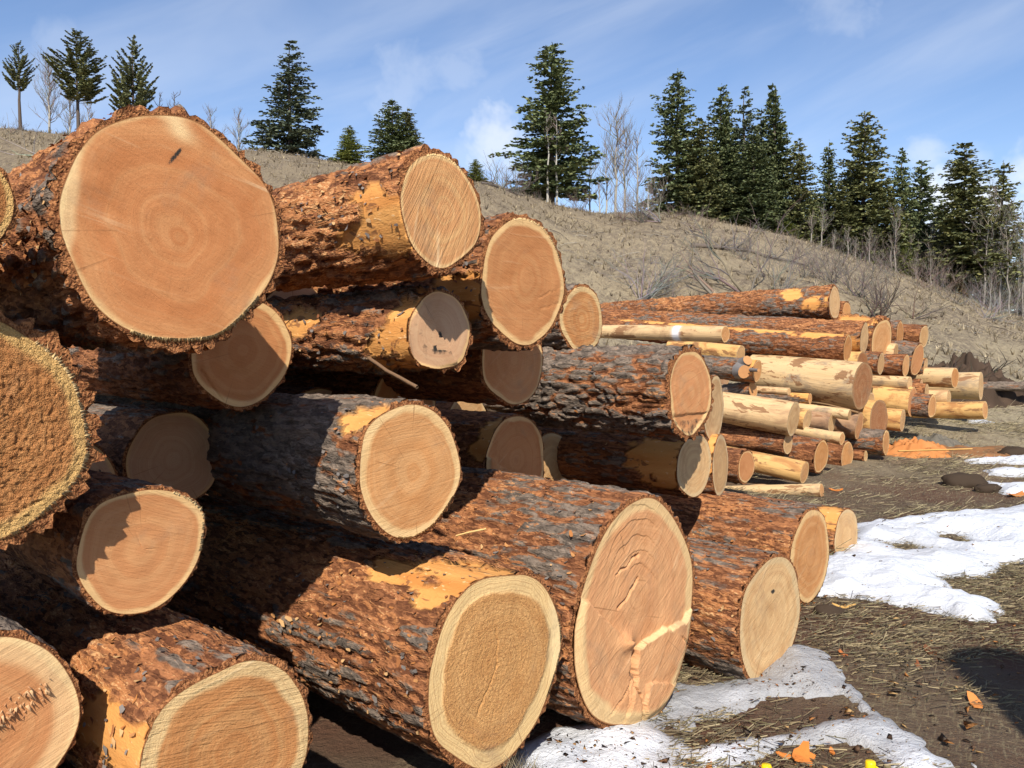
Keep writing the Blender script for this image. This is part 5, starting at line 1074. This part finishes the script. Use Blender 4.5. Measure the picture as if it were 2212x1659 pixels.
# crumbs of bark and soil strewn over snow and ground
rng = np.random.default_rng(12); B = Buf()
for i in range(1700):
    x, y = rng.uniform(0.3, 3.4), rng.uniform(2.7, 6.2)
    if i > 1500: x, y = gxy(rng.uniform(1250, 2150), rng.uniform(1380, 1690))
    s = rng.uniform(0.003, 0.013) * (0.7 if rng.random() < 0.7 else 1.5); z = tz(x, y) + rng.uniform(0.0, 0.02)
    pts = rng.normal(0, 1, (4, 3)) * [s, s, s * 0.35] + [x, y, z + 0.006]
    col = [(0.12, 0.07, 0.042), (0.16, 0.085, 0.045), (0.34, 0.15, 0.05), (0.10, 0.075, 0.055), (0.45, 0.28, 0.12)][rng.integers(0, 5)]
    B.add(pts, [(0, 1, 2), (0, 2, 3), (0, 3, 1), (1, 3, 2)], col)
tag(B.build('bark_crumbs', M_FLAKE), 'dark bark and soil crumbs scattered over the ground', 'debris', kind='stuff')
SNOWS = [o for o in bpy.data.objects if o.name.startswith('snow_patch')]
from mathutils.bvhtree import BVHTree
def bvh(o):
    me = o.data; return BVHTree.FromPolygons([v.co[:] for v in me.vertices], [p.vertices[:] for p in me.polygons])
SB = [bvh(o) for o in SNOWS]
def surf(x, y):
    z = tz(x, y)
    for t in SB:
        h = t.ray_cast(Vector((x, y, 2)), Vector((0, 0, -1)))
        if h[0] is not None: z = max(z, h[0].z)
    return z
# crumbs resting on the snow itself
B = Buf()
for i in range(3200):
    q = rng.random()
    u, v = (rng.uniform(1180, 1760), rng.uniform(1440, 1680)) if q < 0.6 else ((rng.uniform(1700, 2080), rng.uniform(1400, 1680)) if q < 0.85 else (rng.uniform(1790, 2210), rng.uniform(1130, 1350)))
    x, y = gxy(u, v); z = surf(x, y)
    if z < tz(x, y) + 0.01 or fbm(np.array([[x * 3.5, y * 3.5, 0.0]]), 3, 3)[0] < rng.uniform(0.42, 0.66): continue
    s = rng.uniform(0.0015, 0.008) * (0.6 if rng.random() < 0.75 else 1.5)
    pts = rng.normal(0, 1, (4, 3)) * [s, s, s * 0.4] + [x, y, z + s * 0.3]
    col = [(0.05, 0.03, 0.02), (0.08, 0.04, 0.022), (0.30, 0.12, 0.04), (0.04, 0.03, 0.025), (0.36, 0.2, 0.08)][rng.integers(0, 5)]
    B.add(pts, [(0, 1, 2), (0, 2, 3), (0, 3, 1), (1, 3, 2)], col)
tag(B.build('snow_debris', M_FLAKE), 'dark specks of bark lying on the snow', 'debris', kind='stuff')

# single bark chips one can point at
def chip(label, u, v, size, col, seed, asp=0.7, tilt=0.25):
    rnd = random.Random(seed); x, y = gxy(u, v, 0.03); z = surf(x, y); n = 13; V = []; F = []
    A0 = rnd.uniform(0, 6.28)
    ring = []
    for k in range(n):
        A = k / n * 6.283; rr = size * rnd.uniform(0.6, 1.1); ring.append((math.cos(A) * rr, math.sin(A) * rr * asp))
    for top in (1, 0):
        for (a, c) in ring:
            ca, sa = math.cos(A0), math.sin(A0); X_, Y_ = a * ca - c * sa, a * sa + c * ca
            V.append((X_, Y_, 0.006 + top * 0.006 + (Y_ + 0.2 * size) * tilt + 0.35 * a * a / size))
        V.append((0, 0, 0.006 + top * 0.008))
    F += [(k, (k + 1) % n, n) for k in range(n)] + [(n + 1 + (k + 1) % n, n + 1 + k, 2 * n + 1) for k in range(n)]
    F += [(k, n + 1 + k, n + 1 + (k + 1) % n, (k + 1) % n) for k in range(n)]
    V = np.array(V); V[:, 2] -= V[:, 2].min()
    o = mesh_obj('bark_chip', V, F, M_FLAKE, cols=np.tile(col, (len(V), 1)), loc=(x, y, z)); tag(o, label, 'bark chip', 'orange bark chips on the ground'); return o
OR = (0.60, 0.20, 0.045)
chip('bright orange lobed bark chip lying near the yellow jugs', 1735, 1622, 0.052, OR, 1, 0.85, 0.45)
chip('slim orange bark sliver left of the lobed chip', 1700, 1614, 0.045, OR, 2, 0.28, 0.2)
chip('small orange bark bit right of the lobed chip', 1797, 1605, 0.020, OR, 3, 0.5, 0.3)
chip('large curled orange bark chip on soil at lower right', 2105, 1510, 0.062, (0.62, 0.24, 0.07), 4, 0.55, 0.35)
chip('brown bark chip lying on the dirty snow in front', 1530, 1638, 0.026, (0.45, 0.19, 0.06), 5, 0.5, 0.3)
chip('small red bark chip at the bottom left of the jugs', 1647, 1645, 0.022, (0.42, 0.12, 0.04), 6, 0.6, 0.3)
chip('dull orange bark flake beside the jutting pale oval end', 1822, 1415, 0.035, (0.45, 0.15, 0.05), 7, 0.4, 0.2)
chip('dark red flake on the soil below the snow bank', 1985, 1440, 0.04, (0.22, 0.08, 0.035), 8, 0.4, 0.2)
chip('orange bark scrap by the end of the silvery pole', 1805, 1072, 0.085, OR, 9, 0.4, 0.1)
chip('orange bark piece at the right frame edge above the snow', 2195, 1078, 0.14, (0.52, 0.2, 0.06), 10, 0.35, 0.1)
chip('pale wood chunk on the yard near the snow streaks', 2080, 1010, 0.06, (0.60, 0.42, 0.24), 11, 0.5, 0.3)
chip('yellow wood splinter on soil under the brown rimmed log', 1822, 1303, 0.07, (0.60, 0.36, 0.12), 12, 0.25, 0.05)
chip('thick brown bark slab on the dirt below the far streaks', 2010, 1405, 0.05, (0.16, 0.07, 0.035), 13, 0.5, 0.2)

# clods of dark earth on the yard
def clod(label, u, v, s, seed):
    x, y = gxy(u, v); rng = np.random.default_rng(seed); th = np.linspace(0, math.pi, 12)[:, None]; ph = np.linspace(0, 2 * math.pi, 24, endpoint=False)[None, :]
    P = np.stack([np.sin(th) * np.cos(ph), np.sin(th) * np.sin(ph), np.cos(th) + 0 * ph], -1).reshape(-1, 3)
    rr = 0.6 + 0.9 * fbm(P * 1.8 + seed, seed, 4); P = P * rr[:, None] * [s, s * 0.6, s * 0.42]
    o = mesh_obj('earth_clod', P, grid_faces(12, 24, True), M_FLAKE, cols=np.tile((0.055, 0.038, 0.026), (len(P), 1)), loc=(x, y, tz(x, y) + s * 0.15)); tag(o, label, 'clod', 'earth clods on the yard')
clod('long dark earth clod left of the third snow streak', 2080, 1050, 0.22, 1); clod('small earth clod at the tip of the third snow streak', 2135, 1062, 0.13, 2); clod('dark earth clod above the thin snow streaks', 2195, 985, 0.2, 3); clod('dark earth lump under the jutting pale oval end', 1790, 1330, 0.09, 4)

# sawdust heap and dark root pile at the far pile's right end
def heap(name, label, u, v, y, w, d, h, col1, col2, seed, cat, rough=0.25, n=44, rag=0.9):
    p = at(u, v, y); xs = np.linspace(-1.15, 1.15, n); X, Y = np.meshgrid(xs, xs); P = np.stack([X.ravel(), Y.ravel(), X.ravel() * 0 + seed], 1)
    rr = np.hypot(P[:, 0], P[:, 1]) + (fbm(P * 1.9, seed, 4) - .5) * rag
    H = h * np.clip(1 - rr, -0.1, 1) ** 1 + (fbm(P * 7, seed + 4, 4) - 0.5) * h * rough * 2 * ss(1.0, 0.6, rr)
    x, yv = p.x + P[:, 0] * w, p.y + P[:, 1] * d
    Z = terr(x, yv) + np.where(rr < 1, H + 0.01, -0.08)
    f = fbm(P * 5, seed + 8, 4)[:, None]; C = np.array(col1) * (1 - f) + np.array(col2) * f
    o = mesh_obj(name, np.stack([x, yv, Z], 1), grid_faces(n, n), M_FLAKE, cols=C); return tag(o, label, cat, kind=None)
heap('sawdust_heap', 'orange sawdust heap at the right foot of the far pile', 1975, 945, 11.2, 0.50, 0.36, 0.20, (0.46, 0.16, 0.045), (0.56, 0.25, 0.09), 3, 'sawdust', 0.5)
heap('sawdust_spill', 'thin spilled sawdust spreading right from the heap', 2040, 940, 11.4, 0.9, 0.55, 0.04, (0.36, 0.16, 0.06), (0.12, 0.08, 0.05), 5, 'sawdust', 0.9, 44, 2.2)
heap('brush_heap', 'dark heap of uprooted earth and roots right of the pile', 2085, 798, 15.5, 1.05, 0.8, 0.6, (0.035, 0.024, 0.017), (0.10, 0.065, 0.045), 7, 'earth heap', 0.7, 60)
heap('bark_heap', 'grey green bark scraps beside the sawdust', 2025, 915, 11.9, 0.42, 0.25, 0.12, (0.10, 0.095, 0.08), (0.20, 0.17, 0.13), 9, 'bark heap', 0.8)
def rooty(u, v, y, n, L, col, label, ang=80, sp=50):
    B = Buf(); rnd = random.Random(u); p = at(u, v, y)
    for j in range(n):
        a = R(ang + rnd.gauss(0, sp)); branchy(B, Vector((rnd.gauss(0, .25), rnd.gauss(0, .15), 0)), Vector((math.cos(a), rnd.gauss(0, .3), math.sin(a))).normalized(), L * rnd.uniform(.4, 1.1), 0.02, 1, rnd, col, 0.45, 0.0, (2, 4), 4)
    o = B.build('dead_roots', M_TWIG); o.location = (p.x, y, tz(p.x, y) + 0.15); tag(o, label, 'roots', 'roots on the earth heap')
rooty(2030, 775, 15.3, 7, 0.75, (0.07, 0.055, 0.045), 'upright black roots at the left of the earth heap'); rooty(2085, 790, 15.2, 26, 0.55, (0.075, 0.055, 0.042), 'tangled dark twigs covering the middle of the earth heap', 90, 70); rooty(2125, 790, 15.6, 14, 0.5, (0.06, 0.05, 0.04), 'low tangled roots on the earth heap right side', 20, 60)

# bark strip hanging under the mouldy log, grass tuft and loose splinters
def strip(name, label, pts, w, col, cat, tk=0.010, group=None):
    P = [Vector(p) for p in pts]; V = []; n = len(P); rnd = random.Random(len(label))
    for i, p in enumerate(P):
        t = (P[min(n - 1, i + 1)] - P[max(0, i - 1)]).normalized(); s = t.cross(Vector((0, 0.5, 1))).normalized(); q = t.cross(s); ww = w * (0.65 + 0.5 * rnd.random()) * (0.5 if i in (0, n - 1) else 1)
        for a, c in ((-1, -.5), (0, .6), (1, -.5), (0, -1)): V.append(p + s * ww * a + q * tk * c)
    F = grid_faces(n, 4, True); o = mesh_obj(name, [tuple(v) for v in V], F, M_FLAKE, cols=np.tile(col, (len(V), 1))); return tag(o, label, cat, group)
strip('bark_strip', 'shaggy bark strip dangling under the mouldy log end', [at(795, 775, 3.16), at(815, 788, 3.12), at(835, 803, 3.06), at(860, 816, 3.02), at(885, 830, 2.98), at(900, 838, 2.96)], 0.016, (0.20, 0.12, 0.07), 'bark strip')
strip('wood_splinter', 'torn wood splinter lying below the bright tan end', [at(985, 1158, 2.74), at(1015, 1150, 2.73), at(1050, 1143, 2.75)], 0.006, (0.70, 0.46, 0.18), 'splinter', 0.004)
strip('long_board', 'thin yellow edging strip lying in front of the sawdust', [at(1940, 975, 10.6), at(2010, 973, 10.6), at(2100, 970, 10.6)], 0.03, (0.66, 0.38, 0.13), 'board', 0.012)
strip('bark_flap', 'loose bark flap hanging under the big smooth peeled log', [at(1745, 868, 10.9), at(1790, 876, 10.6), at(1830, 886, 10.3), at(1855, 893, 10.2)], 0.04, (0.30, 0.18, 0.09), 'bark strip', 0.02)
B = Buf(); rnd = random.Random(8); p0 = Vector((*gxy(1150, 1655, 0.05), 0.05)); p0 = at(1130, 1650, 2.72)
for j in range(150):
    a = rnd.uniform(0, 6.28); d = Vector((math.cos(a) * 0.5, math.sin(a) * 0.5, rnd.uniform(0.3, 1))).normalized(); L = rnd.uniform(0.03, 0.10); q = p0 + Vector((rnd.gauss(0, .035), rnd.gauss(0, .02), -0.03)); s = Vector((rnd.gauss(0, 1), rnd.gauss(0, 1), 0)).normalized() * 0.0016
    B.add([q - s, q + s, q + d * L], [(0, 1, 2)], rnd.choice([(0.10, 0.085, 0.06), (0.17, 0.14, 0.09), (0.26, 0.22, 0.14)]))
tag(B.build('grass_tuft', M_DRY), 'grey tuft of dry roots at the foot of the granular log', 'grass tuft')

# two yellow plastic jugs whose caps show at the bottom edge
ym, g, b = material('yellow_plastic'); g.put(b.inputs['Base Color'], g.mix(g.noise(g.obj(), 40, 3), (0.86, 0.62, 0.010), (0.80, 0.55, 0.008))); b.inputs['Roughness'].default_value = 0.38; b.inputs['Specular IOR Level'].default_value = 0.4
def lathe(prof, n=28): 
    V = [(r * math.cos(a), r * math.sin(a), z) for r, z in prof for a in np.arange(n) * 2 * math.pi / n]
    return V, grid_faces(len(prof), n, True)
def jug(label, x, y, H, flip, cx):
    z = surf(x, y); root = empty('plastic_jug', (x, y, z)); tag(root, label, 'jug', 'yellow plastic jugs'); W = 0.062
    V, F = lathe([(0.001, 0), (W * .9, 0), (W, 0.012), (W, H * .62), (W * .96, H * .70), (W * .78, H * .78), (W * .5, H * .84), (0.016, H * .87), (0.0001, H * .875)])
    V = [(a * 1.15, c * 0.75, d) for a, c, d in V]; mesh_obj('body', V, F, ym, root, True)
    V, F = lathe([(0.012, H * .83), (0.012, H * .90), (0.0001, H * .901)]); mesh_obj('neck', V, F, ym, root, True, loc=(cx, 0, 0))
    V, F = lathe([(0.0145, H * .885), (0.0152, H * .893), (0.0145, H * .985), (0.0125, H), (0.0001, H)], 36); ang = np.arctan2([v[1] for v in V], [v[0] for v in V])
    V = np.array(V); V[:, :2] *= (1 + 0.025 * np.cos(ang * 18))[:, None]; mesh_obj('cap', V, F, ym, root, False, loc=(cx, 0, 0))
    B = Buf(); B.tube([(cx + flip * (0.013 + 0.014 * math.sin(t)), 0, H * .93 - 0.028 * (1 - math.cos(t)) * .8 + 0.006) for t in np.linspace(0.0, math.pi, 11)], 0.003, (1, 1, 1), 8); B.build('tether_loop', ym, root, True)
p = at(1678, 1668, 2.42); jug('left yellow plastic jug with ribbed cap at the bottom edge', p.x, p.y, 0.335, -1, -0.030)
p = at(1880, 1672, 2.42); jug('right yellow plastic jug showing only its cap top', p.x, p.y, 0.332, 1, 0.0)
